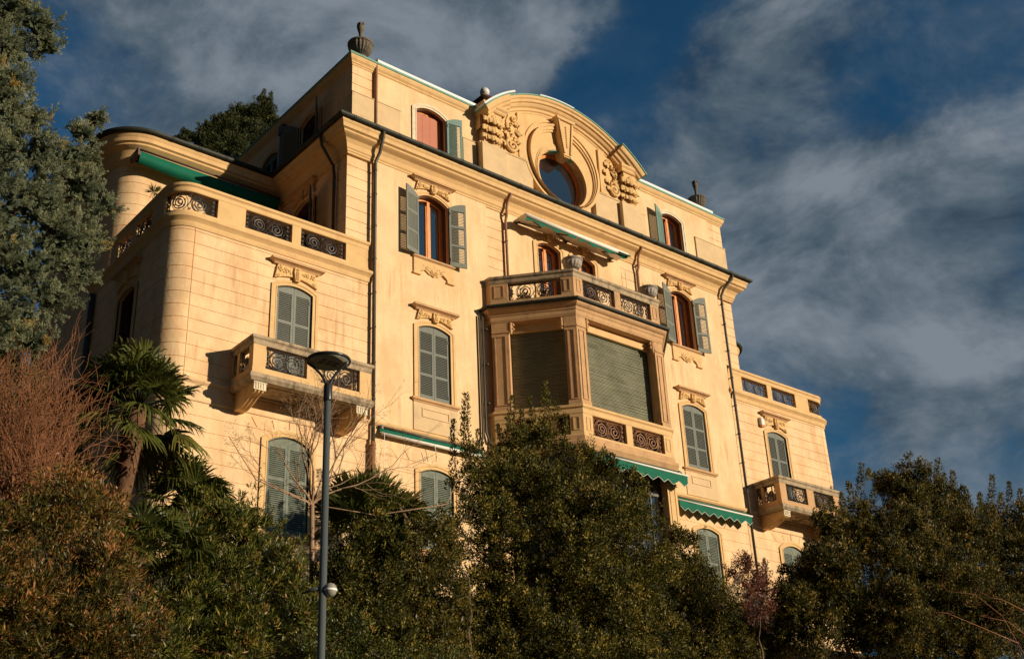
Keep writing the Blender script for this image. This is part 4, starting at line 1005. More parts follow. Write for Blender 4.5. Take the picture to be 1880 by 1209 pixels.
# ------------------------------------------------------------------ urns
def roof_urn(loc,label):
    u=thing('roof_urn',label,'urn',loc,'stone urns on the parapet corners')
    b=MB(); b.lathe([(.27,0),(.27,.08),(.13,.12),(.11,.18),(.18,.22),(.34,.30),(.45,.42),(.49,.55),(.48,.64),(.51,.68),(.51,.74),(.42,.76),(.25,.80),(.10,.84)],n=40,flute=.08,fl=(.2,.66)); b.build('bowl','darkstone',u)
    f=MB(); f.lathe([(.12,0),(.08,.12),(.075,.40),(.10,.55),(.14,.68),(.16,.78),(.12,.86),(.15,.94),(.06,1.02)],(0,0,.80),14)
    for k in range(6): f.blob((.13*math.cos(k),.13*math.sin(k),1.62+.05*(k%3)),(.05,.05,.09),5,3)
    f.build('finial','darkstone',u); return u
u1=roof_urn((-9.62,.42,28.44),'dark fluted stone urn on the left roof corner above the downpipe')
u1.scale=(.97,.97,.97)
u2=roof_urn((9.25,.42,28.44),'dark fluted stone urn on the right end of the roof parapet')
u2.scale=(.85,.85,.95)
def planter(loc,label,mt):
    u=thing('planter_urn',label,'urn',loc,'planter urns on the bay balustrade')
    b=MB(); b.lathe([(.18,0),(.18,.05),(.11,.08),(.11,.12),(.24,.16),(.33,.24),(.36,.34),(.35,.43),(.40,.48),(.40,.52),(.33,.53)],n=32,flute=.06,fl=(.16,.43)); b.build('bowl',mt,u)
    s=MB()
    for k in range(6): s.tube([(random.uniform(-.15,.15),random.uniform(-.15,.15),.5),(random.uniform(-.25,.25),random.uniform(-.2,.2),.62+random.random()*.15)],.008,4)
    s.build('dry_stem','twig',u); return u
planter((-2.02,YB+.22,20.47),'grey fluted planter urn on the left front corner post of the bay terrace','lead')
planter((2.0,YB+.22,20.47),'grey fluted planter urn on the right front corner post of the bay terrace','lead')

# ================================================================== VEGETATION
def mesh_arrays(name,verts,quads,m,parent,tone=None,smooth=False):
    me=bpy.data.meshes.new(name); nv=len(verts); nf=len(quads); k=quads.shape[1]
    me.vertices.add(nv); me.vertices.foreach_set('co',verts.astype(np.float32).ravel())
    me.loops.add(nf*k); me.loops.foreach_set('vertex_index',quads.astype(np.int32).ravel())
    me.polygons.add(nf); me.polygons.foreach_set('loop_start',np.arange(0,nf*k,k,dtype=np.int32)); me.polygons.foreach_set('loop_total',np.full(nf,k,np.int32))
    if tone is not None:
        a=me.attributes.new('tone','FLOAT','POINT'); a.data.foreach_set('value',tone.astype(np.float32))
    me.update(calc_edges=True); me.materials.append(M[m])
    o=bpy.data.objects.new(name,me); COL.objects.link(o); o.parent=parent; return o
def nrm(a): return a/np.maximum(1e-9,np.linalg.norm(a,axis=-1,keepdims=True))
def rdir(n): return nrm(RNG.normal(size=(n,3)))
class Leaves:
    def __init__(s): s.b=[];s.d=[];s.l=[];s.w=[];s.t=[]
    def put(s,base,d,length,width,tone):
        n=len(base); s.b.append(base); s.d.append(nrm(d)); s.l.append(np.broadcast_to(length,n)*RNG.uniform(.7,1.25,n)); s.w.append(np.broadcast_to(width,n)*RNG.uniform(.8,1.2,n)); s.t.append(np.clip(tone,0,1))
    def mesh(s,name,m,parent):
        b=np.concatenate(s.b);d=np.concatenate(s.d);l=np.concatenate(s.l)[:,None];w=np.concatenate(s.w)[:,None];t=np.concatenate(s.t); n=len(b)
        sd=nrm(np.cross(d,rdir(n))); up=np.cross(sd,d)
        v=np.stack([b,b+d*l*.45+sd*w*.5+up*w*.18,b+d*l,b+d*l*.45-sd*w*.5+up*w*.18],1).reshape(-1,3)
        q=np.arange(4*n).reshape(n,4); b0=np.array(parent.location) if parent else 0
        return mesh_arrays(name,v-b0,q,m,parent,np.repeat(t,4))
def lobes_px(L_,y,jit=.0,deep=1.0):
    out=[]
    for (px,py,r,*k) in L_:
        yy=y+(k[0] if k else 0); p=at(px,py,yy); out.append((p,np.array([r*pxm(p)]*3)*np.array([1,deep,1])))
    return out
def foliage(lv,lobes,dens,cr,nl,leaf,lw,up=.5,tone0=.42,inner=.35,shell=(.66,1.16)):
    cents=[]
    for c,r in lobes:
        nc=max(4,int(dens*r[0]*r[0]*4)); dd=rdir(nc); rad=RNG.uniform(*shell,nc); 
        nin=int(nc*.3); rad[:nin]=RNG.uniform(.25,.7,nin)
        cc=c+dd*rad[:,None]*r; cents.append(cc)
        for inn,idx in ((False,slice(0,nc)),):
            k=nl; n=nc*k; C=np.repeat(cc,k,0); D_=np.repeat(dd,k,0); ct=np.repeat(RNG.normal(0,.22,nc),k)
            off=rdir(n)*(RNG.uniform(0,1,n)**.5)[:,None]*cr*np.repeat(RNG.uniform(.6,1.4,nc),k)[:,None]
            d=D_*.5+nrm(off)*.5+np.array([0,0,up])+RNG.normal(0,.35,(n,3))
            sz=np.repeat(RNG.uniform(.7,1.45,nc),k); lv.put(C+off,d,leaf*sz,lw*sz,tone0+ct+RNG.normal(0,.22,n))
        # coarse inner leaves close the volume; dark tone paints the crown's inner shade
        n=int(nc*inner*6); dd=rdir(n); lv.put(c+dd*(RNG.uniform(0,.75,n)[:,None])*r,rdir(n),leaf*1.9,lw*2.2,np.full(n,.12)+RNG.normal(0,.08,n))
    return np.concatenate(cents)
def shoot(lv,a,b,r0,r1,n,leaf,lw,tone0=.5,up=.8):
    a=np.array(a);b=np.array(b); u=RNG.uniform(0,1,n)**.8; ax=nrm(b-a); rad=(r0+(r1-r0)*u)*RNG.uniform(.1,1,n)
    d=rdir(n); d=nrm(d-ax*(d@ax)[:,None]); bend=np.sin(u*3)[:,None]*nrm(np.array([RNG.normal(),RNG.normal(),0]))*.06
    lv.put(a+(b-a)*u[:,None]+bend+d*rad[:,None]*.8,d*.7+ax*up+RNG.normal(0,.25,(n,3)),leaf,lw,tone0+RNG.normal(0,.18,n))
def wobble(a,b,n,amp):
    a=np.array(a);b=np.array(b); l=np.linalg.norm(b-a); P=[a+(b-a)*i/n+(RNG.normal(0,amp*l,3) if 0<i<n else 0) for i in range(n+1)]; return [tuple(p) for p in P]
def trunk_mesh(base,lobes,cents,r,parent,m='bark',twigs=60,top=None,tr=.014,stems=()):
    mb=MB(); base=np.array(base); C=np.mean([c for c,_ in lobes],0); fork=base+(C-base)*.55 if top is None else np.array(top)
    P=wobble(base,fork,5,.03); mb.tube(P,[r*(1.25 if i==0 else 1-.07*i) for i in range(6)],8)
    nodes=[np.array(P[-1]),np.array(P[3])]
    for c,rr in sorted(lobes,key=lambda q:np.linalg.norm(q[0]-fork)):
        st=min(nodes,key=lambda q:np.linalg.norm(q-c)); nodes.append(c); mid=(st+c)/2+RNG.normal(0,.06,3)*np.linalg.norm(c-st); q=[st,(st+mid)/2+RNG.normal(0,.03,3),mid,c]
        dl=np.linalg.norm(c-fork); r0=r*max(.12,.55-.12*dl); mb.tube(q,[r0,r0*.9,r0*.8,r0*.6],6)
        if cents is not None:
            dd=np.linalg.norm(cents-c,axis=1); idx=np.argsort(dd)[:max(3,twigs//len(lobes))]
            for i in idx: mb.tube(wobble(c,cents[i],2,.06),[tr*1.6,tr,tr*.5],4)
    for a,b in stems: mb.tube([tuple(min(nodes,key=lambda q:np.linalg.norm(q-a))),tuple(a),tuple(b)],[.014,.010,.003],4)
    b0=np.array(parent.location); mb.v=[(x-b0[0],y-b0[1],z-b0[2]) for x,y,z in mb.v]
    return mb.build('trunk',m,parent,fix=False)
def plant(name,label,cat,lobes,group=None):
    C=np.mean([c for c,_ in lobes],0); z=gh(C[0],C[1]); return thing(name,label,cat,(float(C[0]),float(C[1]),float(z)-.1),group)
def bush(name,label,cat,L_,y,m,dens,cr,nl,leaf,lw,shoots=(),trunk_r=.10,group=None,up=.5,tone0=.42,twigs=60,deep=1.0,inner=.35,sn=110,bark='bark',sa=1.0):
    lobes=lobes_px(L_,y,deep=deep); t=plant(name,label,cat,lobes,group); lv=Leaves()
    subs=[]; stems=[]; tone0=tone0-.02; leaf*=.86; lw*=.86; nl=int(nl*1.3)
    for c,rr in lobes:
        for k in range(3):
            d=rdir(1)[0]; d[2]=abs(d[2])*.9-.2; d/=np.linalg.norm(d); q=RNG.uniform(.30,.48); subs.append((c+d*rr*RNG.uniform(.80,1.0),rr*q))
    big=[(c,rr*.90) for c,rr in lobes]
    cents=foliage(lv,big+subs,dens*.78,cr,nl,leaf,lw,up,tone0,inner)
    # short upright shoots standing out of the crown
    top=[]
    for c,rr in big+subs:
        for k in range(int(2+sa*rr[0]*9)):
            d=rdir(1)[0]; d[2]=abs(d[2]); a=c+d*rr*.95; l=RNG.uniform(.18,.50)*RNG.uniform(.6,1); ax=nrm(np.array([d[0]*.5,d[1]*.5,1.0])+RNG.normal(0,.15,3)); shoot(lv,a,a+ax*l,.085,.03,int(sn*l*.55),leaf*1.1,lw*1.1,tone0+.20)
    for (x0,y0,x1,y1,w) in shoots:
        a=at(x0,y0,y+RNG.uniform(-.3,.3)); b=at(x1,y1,y+RNG.uniform(-.3,.3)); k=pxm(a); shoot(lv,a,b,w*k*1.3,w*k*.35,int(sn*1.5*np.linalg.norm(b-a)/.8),leaf*1.15,lw*1.15); stems.append((a,b))
    lv.mesh('crown',m,t); trunk_mesh(t.location,lobes,cents,trunk_r,t,bark,twigs,stems=stems)
    return t
# ---- big glaucous cypress on the left
Lc_=[(20,20,55),(72,50,34),(84,84,20),(20,90,34,.2),(-30,60,60),(-20,160,55),(22,150,30),(16,200,36),(58,222,26),(-10,270,80),(75,285,58),(138,290,32),(152,246,13),(178,218,8),(60,370,80),(150,345,42),(188,378,20),(-20,420,85),(110,440,62),(168,442,24),(40,500,70),(140,500,36),(95,540,36),(28,575,46),(60,625,22),(-30,600,60)]
Lc_=[(a[0],a[1],a[2]*(.86 if a[0]>50 else 1.0))+tuple(a[3:]) for a in Lc_]; lobes=lobes_px(Lc_,-13.2); t=plant('cypress_tree','large grey green cypress with feathery hanging clumps filling the left edge','tree',lobes)
lv=Leaves(); cents=[]
for c,r in lobes:
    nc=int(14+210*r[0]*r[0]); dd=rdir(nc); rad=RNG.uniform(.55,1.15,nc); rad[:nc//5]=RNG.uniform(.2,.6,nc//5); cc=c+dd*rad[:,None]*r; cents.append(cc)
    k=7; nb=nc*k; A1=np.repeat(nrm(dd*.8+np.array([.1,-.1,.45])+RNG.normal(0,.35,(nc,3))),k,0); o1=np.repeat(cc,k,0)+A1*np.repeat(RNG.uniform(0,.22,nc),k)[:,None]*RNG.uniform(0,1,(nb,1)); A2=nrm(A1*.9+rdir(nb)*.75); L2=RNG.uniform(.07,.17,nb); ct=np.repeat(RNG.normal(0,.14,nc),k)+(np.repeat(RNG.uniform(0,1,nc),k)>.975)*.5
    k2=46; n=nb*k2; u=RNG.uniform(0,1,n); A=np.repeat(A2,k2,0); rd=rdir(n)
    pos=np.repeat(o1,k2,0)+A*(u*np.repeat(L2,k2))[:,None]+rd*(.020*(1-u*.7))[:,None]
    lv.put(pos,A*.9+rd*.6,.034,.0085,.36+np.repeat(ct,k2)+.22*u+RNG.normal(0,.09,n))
    n=nc*8; lv.put(c+rdir(n)*(RNG.uniform(0,.72,n)[:,None])*r,rdir(n),.14,.07,np.full(n,.05))  # inner fill leaves, shade of the crown's inside put into their tone
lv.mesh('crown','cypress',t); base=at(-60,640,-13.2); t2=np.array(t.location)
trunk_mesh((float(base[0]),-13.2,gh(base[0],-13.2)-.1),lobes,np.concatenate(cents),.085,t,'bark',420,top=at(-10,420,-13.2),tr=.006)
bush('background_evergreen','dark evergreen filling the gap behind the leafless shrub at the left edge','tree',
 [(-30,680,70),(20,640,40),(30,740,60),(-10,820,80),(70,820,60),(110,900,60),(30,900,80),(-40,950,80)],-8.6,'conifer',44,.22,24,.14,.05,(),.14,tone0=.25,twigs=40)
# ---- dark conifer behind the house
Lb=[(486,186,9),(483,205,20),(500,225,16),(462,212,18),(440,205,9),(437,228,26),(405,225,13),(408,245,26),(380,240,11),(372,255,18),(345,250,9),(333,262,10),(465,255,38),(420,275,40),(380,275,25),(500,260,22)]
lobes=lobes_px(Lb,19); t=plant('conifer_tree','dark bushy conifer rising behind the villa roof','tree',lobes)
lv=Leaves(); cents=foliage(lv,[(c,r*.75) for c,r in lobes],34,.26,46,.15,.05,.25,.36,.5)
for c,r in lobes:
    for k in range(int(8+16*r[0])):
        d=rdir(1)[0]; d[2]=d[2]*.5+.12; d=d/np.linalg.norm(d); a=c+d*r*.4; b=c+d*r*RNG.uniform(1.05,1.55)+np.array([0,0,.1]); shoot(lv,a,b,.26,.08,90,.13,.045,.45+RNG.normal(0,.12),.5)
for (px,py) in ((486,165),(440,190),(378,222),(345,240),(322,252),(405,208),(465,190),(510,215),(497,170),(512,240)):
    a=at(px-4,py+30,19); b=at(px,py,19); shoot(lv,a,b,.30,.05,200,.14,.045)
lv.mesh('crown','conifer',t); trunk_mesh(t.location,lobes,cents,.3,t,'bark',50,tr=.02)
# ---- laurels in front of the facade
bush('laurel_tree','tall dense dark green laurel in front of the bay window with upright shoots on top','tree',
 [(990,810,34),(950,825,34),(925,870,44),(1040,860,42),(1090,872,44),(1140,905,40),(1180,955,42),(890,920,38),(960,905,80),(1060,950,95),(1150,1030,85),(1200,1050,50),(905,1000,75,.3),(1000,1060,105),(1110,1130,105),(1190,1160,70),(890,1120,85,.4),(1000,1190,110),(880,1240,90),(1100,1260,110),(980,1290,110)],
 -6.4,'laurel',62,.17,34,.085,.036,
 [(1000,790,1000,700,16),(985,790,972,730,10),(1012,800,1022,735,10),(945,810,940,728,11),(1035,820,1036,760,9),(965,800,958,752,9),(920,830,912,780,9),(1010,770,1003,722,14),(940,790,930,765,10)],.16,tone0=.46,twigs=140)
bush('young_laurel','slender young laurel with bare-stemmed spire, left of the big laurel','tree',
 [(850,900,30),(875,870,24),(840,960,34),(862,830,14),(830,1010,36),(880,940,30)],-7.4,'laurel',40,.16,20,.085,.036,
 [(862,850,857,722,15),(838,900,833,770,9),(880,850,875,790,9),(855,800,850,755,12)],.05,tone0=.40,twigs=40,inner=.15)
bush('laurel_bush','rounded laurel bush at the foot of the right half of the facade','bush',
 [(1262,1000,20),(1235,990,24),(1290,1085,55),(1245,1110,60),(1330,1140,60),(1385,1175,42),(1300,1180,70),(1270,1060,36),(1260,1250,90),(1380,1250,70)],-5.4,'laurel',64,.15,32,.08,.034,(),.10,tone0=.46)
bush('yellowing_bush','low bush with yellowish leaves beside the rounded laurel bush','bush',
 [(1400,1165,28),(1425,1195,26),(1365,1205,34),(1430,1240,40)],-6.0,'yellow',70,.12,24,.07,.03,(),.05,tone0=.4)
bush('red_leaved_shrub','purplish red shrub against the lower right wall','shrub',
 [(1385,1055,22),(1400,1085,24),(1372,1035,11),(1375,1090,26),(1395,1125,28),(1350,1050,12)],-7.6,'purple',60,.14,18,.07,.035,((1375,1050,1368,1015,7),(1400,1070,1402,1025,6)),.05,tone0=.5,inner=.15)
bush('laurel_shrub','upright shrub with leafy shoots hiding the right balcony corner','bush',
 [(1500,1060,60),(1465,1110,42),(1555,1000,50),(1545,1090,80),(1520,960,26),(1490,1160,65),(1590,1160,80),(1580,950,34)],-7.2,'laurel2',64,.16,27,.105,.042,
 [(1545,960,1543,905,10),(1580,930,1583,850,11),(1562,930,1556,885,9),(1600,930,1606,895,9),(1530,940,1524,915,8),(1590,880,1594,862,8)],.10,tone0=.45,twigs=110)
bush('evergreen_tree','tallest dark evergreen behind the right hedge with two pointed tops','tree',
 [(1668,890,40),(1655,940,46),(1630,890,24),(1700,960,55),(1720,905,26),(1640,1000,55),(1760,960,46)],-2.6,'laurel2',62,.2,27,.12,.048,
 [(1665,870,1669,832,22),(1722,890,1720,842,14),(1640,890,1625,868,14),(1750,920,1748,865,11),(1690,890,1695,868,10)],.14,tone0=.40,twigs=80)
bush('hedge_shrub','broad leafy shrub in the middle of the right foreground','bush',
 [(1650,1060,75),(1700,1010,60),(1710,1110,90),(1640,1150,80),(1720,1190,80),(1660,960,36)],-8.2,'laurel2',64,.16,27,.10,.04,
 [(1680,980,1676,925,10),(1700,970,1704,915,10),(1650,980,1645,940,9)],.10,tone0=.46,twigs=120,group='leafy shrubs along the right')
bush('hedge_shrub','leafy shrub with many thin upright shoots at the right edge','bush',
 [(1790,980,50),(1850,980,60),(1760,1050,70),(1840,1070,90),(1790,1150,90),(1880,1150,80),(1900,1000,50)],-8.6,'laurel2',64,.16,27,.10,.04,
 [(1815,950,1821,872,11),(1850,950,1852,885,9),(1872,950,1873,898,10),(1780,950,1770,893,9),(1795,950,1798,905,8),(1760,980,1750,925,9),(1835,930,1838,905,8)],.10,tone0=.46,twigs=120,group='leafy shrubs along the right')
# ---- left and centre undergrowth
bush('photinia_bush','wide bush of narrow rusty red and olive leaves in the lower left corner','bush',
 [(30,970,60),(110,935,50),(180,955,42),(60,1050,95),(165,1050,80),(225,1040,40),(100,1140,110),(215,1140,80),(-20,1150,110),(250,1190,60),(160,1200,90)],
 -13.5,'redleaf',84,.12,30,.085,.018,[(120,920,115,870,10),(150,930,160,885,9),(60,940,50,890,9),(90,930,86,885,8)],.08,tone0=.52,twigs=160,up=.6,bark='twig')
bush('rusty_bush','small bush of rust red leaves under the trunk of the tall palm','bush',
 [(120,900,34),(165,915,32),(90,930,30),(205,940,26)],-12.9,'redleaf',84,.11,26,.08,.02,(),.05,tone0=.72,twigs=40,up=.6,bark='twig')
bush('oleander_bush','oleander with long narrow leaves below the ground-floor window on the left','bush',
 [(345,985,48),(400,960,44),(445,975,40),(395,1040,80),(470,1030,56),(520,1065,44),(330,1110,80),(450,1120,90),(535,1140,60),(300,1180,70),(420,1190,90)],
 -10.5,'oleander',70,.13,27,.12,.022,[(380,950,372,895,10),(440,960,446,905,10),(410,950,415,915,9),(500,1010,520,955,10),(350,960,335,915,9),(540,1080,556,1020,10),(470,1010,462,960,9)],.09,tone0=.48,twigs=120,up=.7,bark='twig')
bush('shaded_bush','dark leafy bush behind the lamp post under the fan palm','bush',
 [(650,1010,52),(620,1070,55),(700,1000,48),(690,1070,75),(640,1150,70),(700,1170,60)],-8.6,'laurel',66,.15,30,.085,.035,(),.09,tone0=.38)
bush('yellow_tipped_bush','spreading bush with yellow leaves on its crown between lamp post and big laurel','bush',
 [(780,985,32),(825,1000,34),(745,1010,34),(790,1040,50),(740,1070,45),(800,1120,80),(740,1160,70),(790,1230,90),(700,1240,80)],-7.6,'yellow',66,.14,28,.085,.03,((775,970,770,935,7),(820,980,830,950,8)),.08,tone0=.30)
bush('low_shrub','small leafed low shrub at the bottom beside the lamp post','bush',
 [(640,1160,40),(600,1190,40),(680,1195,45),(560,1200,40),(740,1225,50),(620,1250,60),(820,1240,50)],-11.0,'oleander',90,.1,26,.06,.02,(),.05,tone0=.36)
# ---- palms
def palm(name,label,cpx,y,nfr,plen,blen,seed,droop=.25,trunk=True,tr=.16,elev=(-35,75),azr=(0,360),lean=(0,0),nseg=34,group=None):
    rg=np.random.default_rng(seed); c=at(*cpx,y); z0=gh(c[0]+lean[0],c[1]); t=thing(name,label,'palm',(float(c[0]+lean[0]),float(c[1]),float(z0)-.1),group)
    V_=[];Q=[];T=[]; stem=MB()
    for f in range(nfr):
        az=R(rg.uniform(*azr)); el=R(elev[0]+(elev[1]-elev[0])*rg.uniform(0,1)**.8); d=np.array([math.cos(az)*math.cos(el),math.sin(az)*math.cos(el),math.sin(el)])
        pl=plen*rg.uniform(.75,1.15); hub=c+d*pl+np.array([0,0,-.08*math.cos(el)]); stem.tube([tuple(c+d*.05),tuple(c+d*pl*.5+np.array([0,0,.03])),tuple(hub)],[.018,.013,.010],4)
        s=np.cross(d,[0,0,1]); s/=max(1e-6,np.linalg.norm(s)); nn=np.cross(s,d); rl=rg.uniform(-.6,.6); s,nn=s*math.cos(rl)+nn*math.sin(rl),nn*math.cos(rl)-s*math.sin(rl)
        dr_=droop*rg.uniform(.5,1.9); tn=rg.uniform(.15,.65) if el>R(-10) else rg.uniform(.5,.95)
        for k in range(nseg):
            th=R(-105+210*(k+.5)/nseg+rg.uniform(-3.5,3.5)); L_=blen*(1-.22*(abs(th)/1.83)**2)*rg.uniform(.78,1.08)
            dd=d*math.cos(th)+s*math.sin(th)+nn*.10; dd/=np.linalg.norm(dd); sw=np.cross(dd,nn); sw/=np.linalg.norm(sw); w=.019*blen/.6
            p0=hub+dd*.03; p1=hub+dd*L_*.5+np.array([0,0,-dr_*.12*L_]); p2=hub+dd*L_*.82+np.array([0,0,-dr_*.42*L_]); p3=hub+dd*L_*.98+np.array([0,0,-dr_*L_*rg.uniform(.6,1.1)])
            b=len(V_); fold=nn*.5*w*(1 if k%2 else -1)
            V_+= [p0-sw*w*.3,p0+sw*w*.3,p1-sw*w+fold,p1+sw*w-fold,p2-sw*w*.7+fold,p2+sw*w*.7,p3-sw*w*.12,p3+sw*w*.12]
            Q+= [(b,b+1,b+3,b+2),(b+2,b+3,b+5,b+4),(b+4,b+5,b+7,b+6)]; tt=np.clip(tn+rg.normal(0,.08),0,1); T+=[tt]*6+[min(1,tt+.25)]*2
    b0=np.array(t.location)
    mesh_arrays('crown',np.array(V_)-b0,np.array(Q),'palm',t,np.array(T))
    stem.v=[tuple(np.array(v)-b0) for v in stem.v]; stem.build('leaf_stalks','palm',t,fix=False)
    if trunk:
        mb=MB(); bx=np.array([0,0,0.0]); top=c-b0; n=14
        P=[tuple(bx+(top-bx)*i/n) for i in range(n+1)]; mb.tube(P,[tr*(1.0+.12*math.sin(i*2.1)+(.35 if i>n-4 else 0)) for i in range(n+1)],10)
        for i in range(420):
            u=rg.uniform(.1,1.0)**.7; a=rg.uniform(0,2*PI); p=bx+(top-bx)*u; rr=tr*(1.0 if u<.75 else 1.35); q=p+np.array([math.cos(a)*rr,math.sin(a)*rr,0]); o=np.array([math.cos(a)*.09,math.sin(a)*.09,-.02 if rg.random()<.6 else .1])
            w_=np.array([-math.sin(a),math.cos(a),0])*.025
            mb.add([tuple(q-w_),tuple(q+w_),tuple(q+o+np.array([0,0,-.10])*rg.uniform(.2,2))],[(0,1,2)])
        mb.build('trunk','fibre',t,fix=False)
    return t
palm('fan_palm','tall windmill palm with shaggy brown trunk before the shaded left corner','x' and (243,800),-9.6,34,.62,.62,3,.30,True,.20,elev=(-30,80),lean=(-.35,0)) if False else palm('fan_palm','tall windmill palm with shaggy brown trunk before the shaded left corner',(252,752),-9.6,54,.80,.74,3,.42,True,.14,elev=(-50,82),lean=(-.35,0))
palm('fan_palm','lower fan palm with drooping leaves just right of the tall palm','palm' and (335,915),-9.0,20,.5,.62,5,.45,True,.14,elev=(-5,75))
palm('fan_palm','spiky fan palm growing behind the lamp post under the downpipe',(675,975),-6.6,34,.8,1.0,8,.08,True,.15,elev=(8,78))
palm('fan_palm','fan palm fronds arching over the sawn off trunk right of the lamp post',(735,985),-6.9,20,.6,.8,15,.25,True,.12,elev=(0,70))
palm('fan_palm','dark fan palm crown just left of the green oleander top',(392,960),-9.2,18,.6,.6,17,.5,True,.12,elev=(0,75))
palm('fan_palm','low spread of fan palm fronds between the rusty bush and the oleander',(290,1010),-11.2,16,.55,.6,31,.45,False,.12,elev=(-5,75))
palm('fan_palm','short fan palm with pale drooping leaves at the foot of the tall palm',(235,1010),-11.5,9,.35,.5,11,.5,True,.10,elev=(-20,60))
# ---- bare shrubs and trees
def grow(mb,p,d,l,r,depth,spread,rg,upb=.15,kids=(2,4),tips=None,rmin=.0025):
    n=3; P=[p]; dd=d.copy()
    for i in range(n): dd=nrm(dd+rg.normal(0,.12,3)+np.array([0,0,upb*.3])); P.append(P[-1]+dd*l/n)
    mb.tube([tuple(q) for q in P],[r,r*.9,r*.78,r*.62],5 if r>.015 else 3,False)
    if depth==0:
        if tips is not None: tips.append((P[-1],dd))
        return
    for k in range(rg.integers(*kids)+1):
        st=P[rg.integers(1,4)] if k else P[-1]; nd=nrm(dd+rg.normal(0,spread,3)+np.array([0,0,upb])); grow(mb,st,nd,l*rg.uniform(.6,.85),max(rmin,r*.58),depth-1,spread,rg,upb,kids,tips,rmin)
rg=np.random.default_rng(21)
c=at(50,1000,-11.8); z=gh(c[0],c[1]); t=thing('bare_shrub','leafless russet shrub with a dense haze of twigs at the left edge','shrub',(float(c[0]),float(c[1]),float(z)-.1))
mb=MB(); b0=np.array(t.location)
for k in range(58):
    px=rg.uniform(-60,130); tgt=at(px,rg.uniform(640,800),-11.8+rg.uniform(-.6,.6)); st=at(rg.uniform(-20,110),960+rg.uniform(0,60),-11.8+rg.uniform(-.3,.3)); d=nrm(tgt-st); l=np.linalg.norm(tgt-st)
    grow(mb,st-b0,d,l*.42,.015,4,.50,rg,.10,(1,3),None,.0036)
for k in range(10):
    mb.tube([(0,0,0),tuple((at(rg.uniform(-20,110),980,-11.8)-b0))],[.03,.018],5)
mb.build('branches','twig',t,fix=False)
# slender bare tree behind the lamp post
c=at(573,960,-8.0); z=gh(c[0],c[1]); t=thing('bare_tree','small leafless tree with fine seed-tipped twigs in front of the left ground-floor window','tree',(float(c[0]),float(c[1]),float(z)-.1)); b0=np.array(t.location)
mb=MB(); tips=[]
fork=at(573,925,-8.0)
mb.tube([(0,0,0),tuple((fork-b0)*.5+np.array([.05,0,0])),tuple(fork-b0)],[.07,.06,.05],8)
for (px,py,l) in ((545,800,1),(575,790,1),(520,830,1),(610,820,1),(640,800,1),(500,860,.8),(560,760,1),(660,830,.9),(680,850,.7)):
    d=nrm(at(px,py,-8+rg.uniform(-.5,.5))-fork); ll=np.linalg.norm(at(px,py,-8)-fork); grow(mb,fork-b0,d,ll*.62,.026,4,.36,rg,.10,(1,3),tips,.003)
for (a,b,cx) in (((573,925),(470,880),(420,800)),((600,930),(690,945),(712,985)),((690,945),(820,925),(840,880))):
    pts=[at(*q,-8.3)-b0 for q in (a,b,cx)]; mb.tube([tuple(q) for q in pts],[.018,.014,.006],6)
d=nrm(at(430,800,-8.2)-at(480,860,-8.2)); grow(mb,at(480,860,-8.2)-b0,d,.45,.010,4,.4,rg,.0,(1,3),tips,.003)
mb.build('branches','twigpale',t,fix=False)
lv=Leaves(); 
tp=np.array([q for q,_ in tips]); n=len(tp)*5; P=np.repeat(tp,5,0)+RNG.normal(0,.03,(n,3)); lv.put(P+b0,rdir(n),.028,.018,np.full(n,.8))
M['seed']=mat('dry_seed',(.30,.19,.11),.9,.1); lv.mesh('seed_heads','seed',t)
# pruned stump branch
c=at(742,950,-7.4); t=thing('pruned_trunk','sawn off grey tree trunk leaning above the bush','tree stump',(float(c[0]),float(c[1]),float(gh(c[0],c[1]))))
b0=np.array(t.location); mb=MB(); mb.tube([tuple(at(*q,-7.4)-b0) for q in ((733,932),(752,962),(740,1040),(700,1120))]+[(0,0,0)],[.055,.06,.07,.085,.1],8); mb.build('trunk','bark',t,fix=False)
# brambles lower right
c=at(1860,1180,-11); t=thing('bare_bramble','leafless arching bramble stems in the lower right corner','shrub',(float(c[0]),float(c[1]),float(gh(c[0],c[1])))); b0=np.array(t.location); mb=MB()
for pts in (((1880,1200),(1840,1130),(1790,1090),(1740,1085)),((1870,1180),(1800,1150),(1740,1125),(1720,1122)),((1890,1170),(1850,1140),(1800,1130)),((1880,1120),(1840,1100),(1815,1095))):
    mb.tube([tuple(at(*q,-11)-b0) for q in pts],[.014,.011,.008,.005][:len(pts)],5)
    for k in range(7):
        p=at(*pts[rg.integers(0,len(pts))],-11)-b0; grow(mb,p,nrm(rg.normal(0,1,3)),.28,.006,2,.5,rg,0,(1,2),None,.0025)
mb.tube([(0,0,0),tuple(at(1885,1200,-11)-b0)],[.02,.015],5)
mb.build('branches','twig',t,fix=False)
# small agaves on the terrace
for (px,py,y,lab) in ((282,352,2.2,'small spiky plant peeking over the left terrace parapet'),):
    c=at(px,py,y); t=thing('spiky_plant',lab,'plant',(float(c[0]),float(c[1]),19.28)); lv=Leaves()
    n=60; lv.put(np.repeat(c[None],n,0),rdir(n)+np.array([0,0,.5]),.34,.035,np.full(n,.5)+RNG.normal(0,.15,n)); lv.mesh('crown','palm',t)
    mb=MB(); mb.tube([(0,0,.25),(0,0,float(c[2]-19.28))],.015,5); mb.lathe([(.12,0),(.16,.28),(.13,.28)],n=10); mb.build('pot','stone',t)
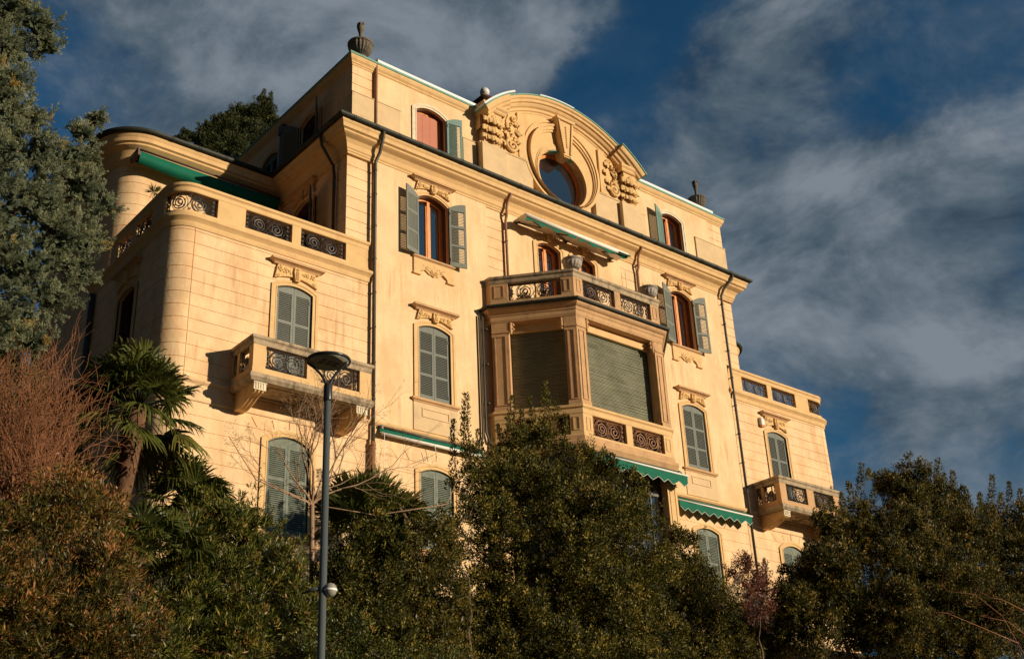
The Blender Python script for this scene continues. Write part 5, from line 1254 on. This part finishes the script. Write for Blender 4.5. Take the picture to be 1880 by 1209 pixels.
# potted plants on the bay terrace
for k,(x,y,lab) in enumerate(((-3.3,-1.0,'dry potted plant behind the left railing of the bay terrace'),(-2.75,-1.6,'second potted plant nearer the front corner of the bay terrace'))):
    t=thing('potted_plant',lab,'plant',(x,y,19.27)); mb=MB(); mb.lathe([(.13,0),(.18,.3),(.2,.32),(.17,.33)],n=14); mb.build('pot','pipeb',t)
    lv=Leaves(); n=140; lv.put(np.array([x,y,19.6])+RNG.normal(0,.10,(n,3)),rdir(n)+np.array([0,0,.6]),.22,.05,RNG.uniform(.3,1,n)); lv.mesh('crown','redleaf',t)

# ------------------------------------------------------------------ street lamp
zt=5.9; d=ray(603.5,662); p=CAM+d*(zt/d[2]); LX,LY=float(p[0]),float(p[1]); zg=gh(LX,LY); k=pxm(p)
t=thing('street_lamp','tall grey post street lamp with round flat head in front of the villa','street lamp',(LX,LY,zg))
H_=zt-zg
d2=ray(603,722); hc=math.hypot(LX-CAM[0],LY-CAM[1])/math.hypot(d2[0],d2[1])*d2[2]-zg   # collar height
rp_=7.6*k
mb=MB(); mb.lathe([(rp_*1.5,0),(rp_*1.5,.5),(rp_*.95,.6),(rp_*.80,hc)],n=20); mb.build('pole','polepaint',t)
mb=MB(); mb.lathe([(rp_*1.0,hc-.10),(rp_*1.05,hc-.08),(rp_*1.05,hc+.10),(rp_*.9,hc+.12)],n=20); mb.build('collar','lampblack',t)
RR=41*k
mb=MB(); mb.lathe([(RR*.90,H_-.022),(RR*.98,H_-.018),(RR,H_),(RR*.98,H_+.012),(RR*.7,H_+.04),(.02,H_+.06)],n=48); mb.build('lamp_head','lampblack',t)
mb=MB(); mb.lathe([(RR*.02,H_-.028),(RR*.89,H_-.028),(RR*.90,H_-.02)],n=40)
ln=mb.build('lens','lens',t)
mb=MB()
for i in range(3):
    for j in range(2): mb.box(-.12+i*.09,-.06+i*.09,-.07+j*.08,-.02+j*.08,H_-.036,H_-.028)
mb.build('led_module','lampblack',t)
u=np.array([MR[0][0],MR[0][1],0]); u/=np.linalg.norm(u)
for sg in (-1,1):
    mb=MB(); pts=[]
    for i_ in range(10):
        q_=i_/9; o=.012+(RR*.90-.012)*(q_**1.6*.55+q_*.45-.10*math.sin(q_*PI)); zz_=hc+.05+(H_-.02-hc-.05)*(q_**.9); pts.append((sg*u[0]*o,sg*u[1]*o,zz_))
    mb.tube(pts,.017,8); mb.build('arm','lampblack',t)
# dome camera on the post
d3=ray(606,1083); hz=math.hypot(LX-CAM[0],LY-CAM[1])/math.hypot(d3[0],d3[1])*d3[2]-zg
rr=11*k
mb=MB(); q=np.array([u[0]*.085,u[1]*.085]); v=np.array([-u[1],u[0]])
mb.lathe([(rr*.4,-rr),(rr*.85,-rr*.6),(rr,-rr*.1),(rr,rr*.1),(rr*.95,rr*.5),(rr*.6,rr*.95),(.01,rr*1.1)],n=20); g1=mb.build('dome_camera','lens',t,(float(q[0]),float(q[1]),hz))
mb=MB(); mb.lathe([(rr*1.04,-.012),(rr*1.04,.012)],n=20); mb.build('ring','white',g1)
mb=MB(); mb.tube([(-u[0]*.24,-u[1]*.24,hz-.03),(-u[0]*.10,-u[1]*.10,hz+.02),(0,0,hz+.02)],[.010,.026,.03],10); mb.build('bracket','polepaint',t)

# ------------------------------------------------------------------ unseen terrain ring added to block low horizon glow
mb=MB(); n=96
for i in range(n):
    a=2*PI*i/n; h_=95+28*math.sin(a*5+1)+18*math.sin(a*11)+10*math.sin(a*23+2)
    mb.v+=[(1000*math.cos(a),1000*math.sin(a),-10),(1050*math.cos(a),1050*math.sin(a),h_*.75),(1150*math.cos(a),1150*math.sin(a),h_),(1400*math.cos(a),1400*math.sin(a),-10)]
for i in range(n):
    j=(i+1)%n
    for q_ in range(3): mb.f.append([i*4+q_,j*4+q_,j*4+q_+1,i*4+q_+1]); mb.sm.append(True)
hl=mb.build('horizon_glow_blocker','earth'); hl['kind']='structure'
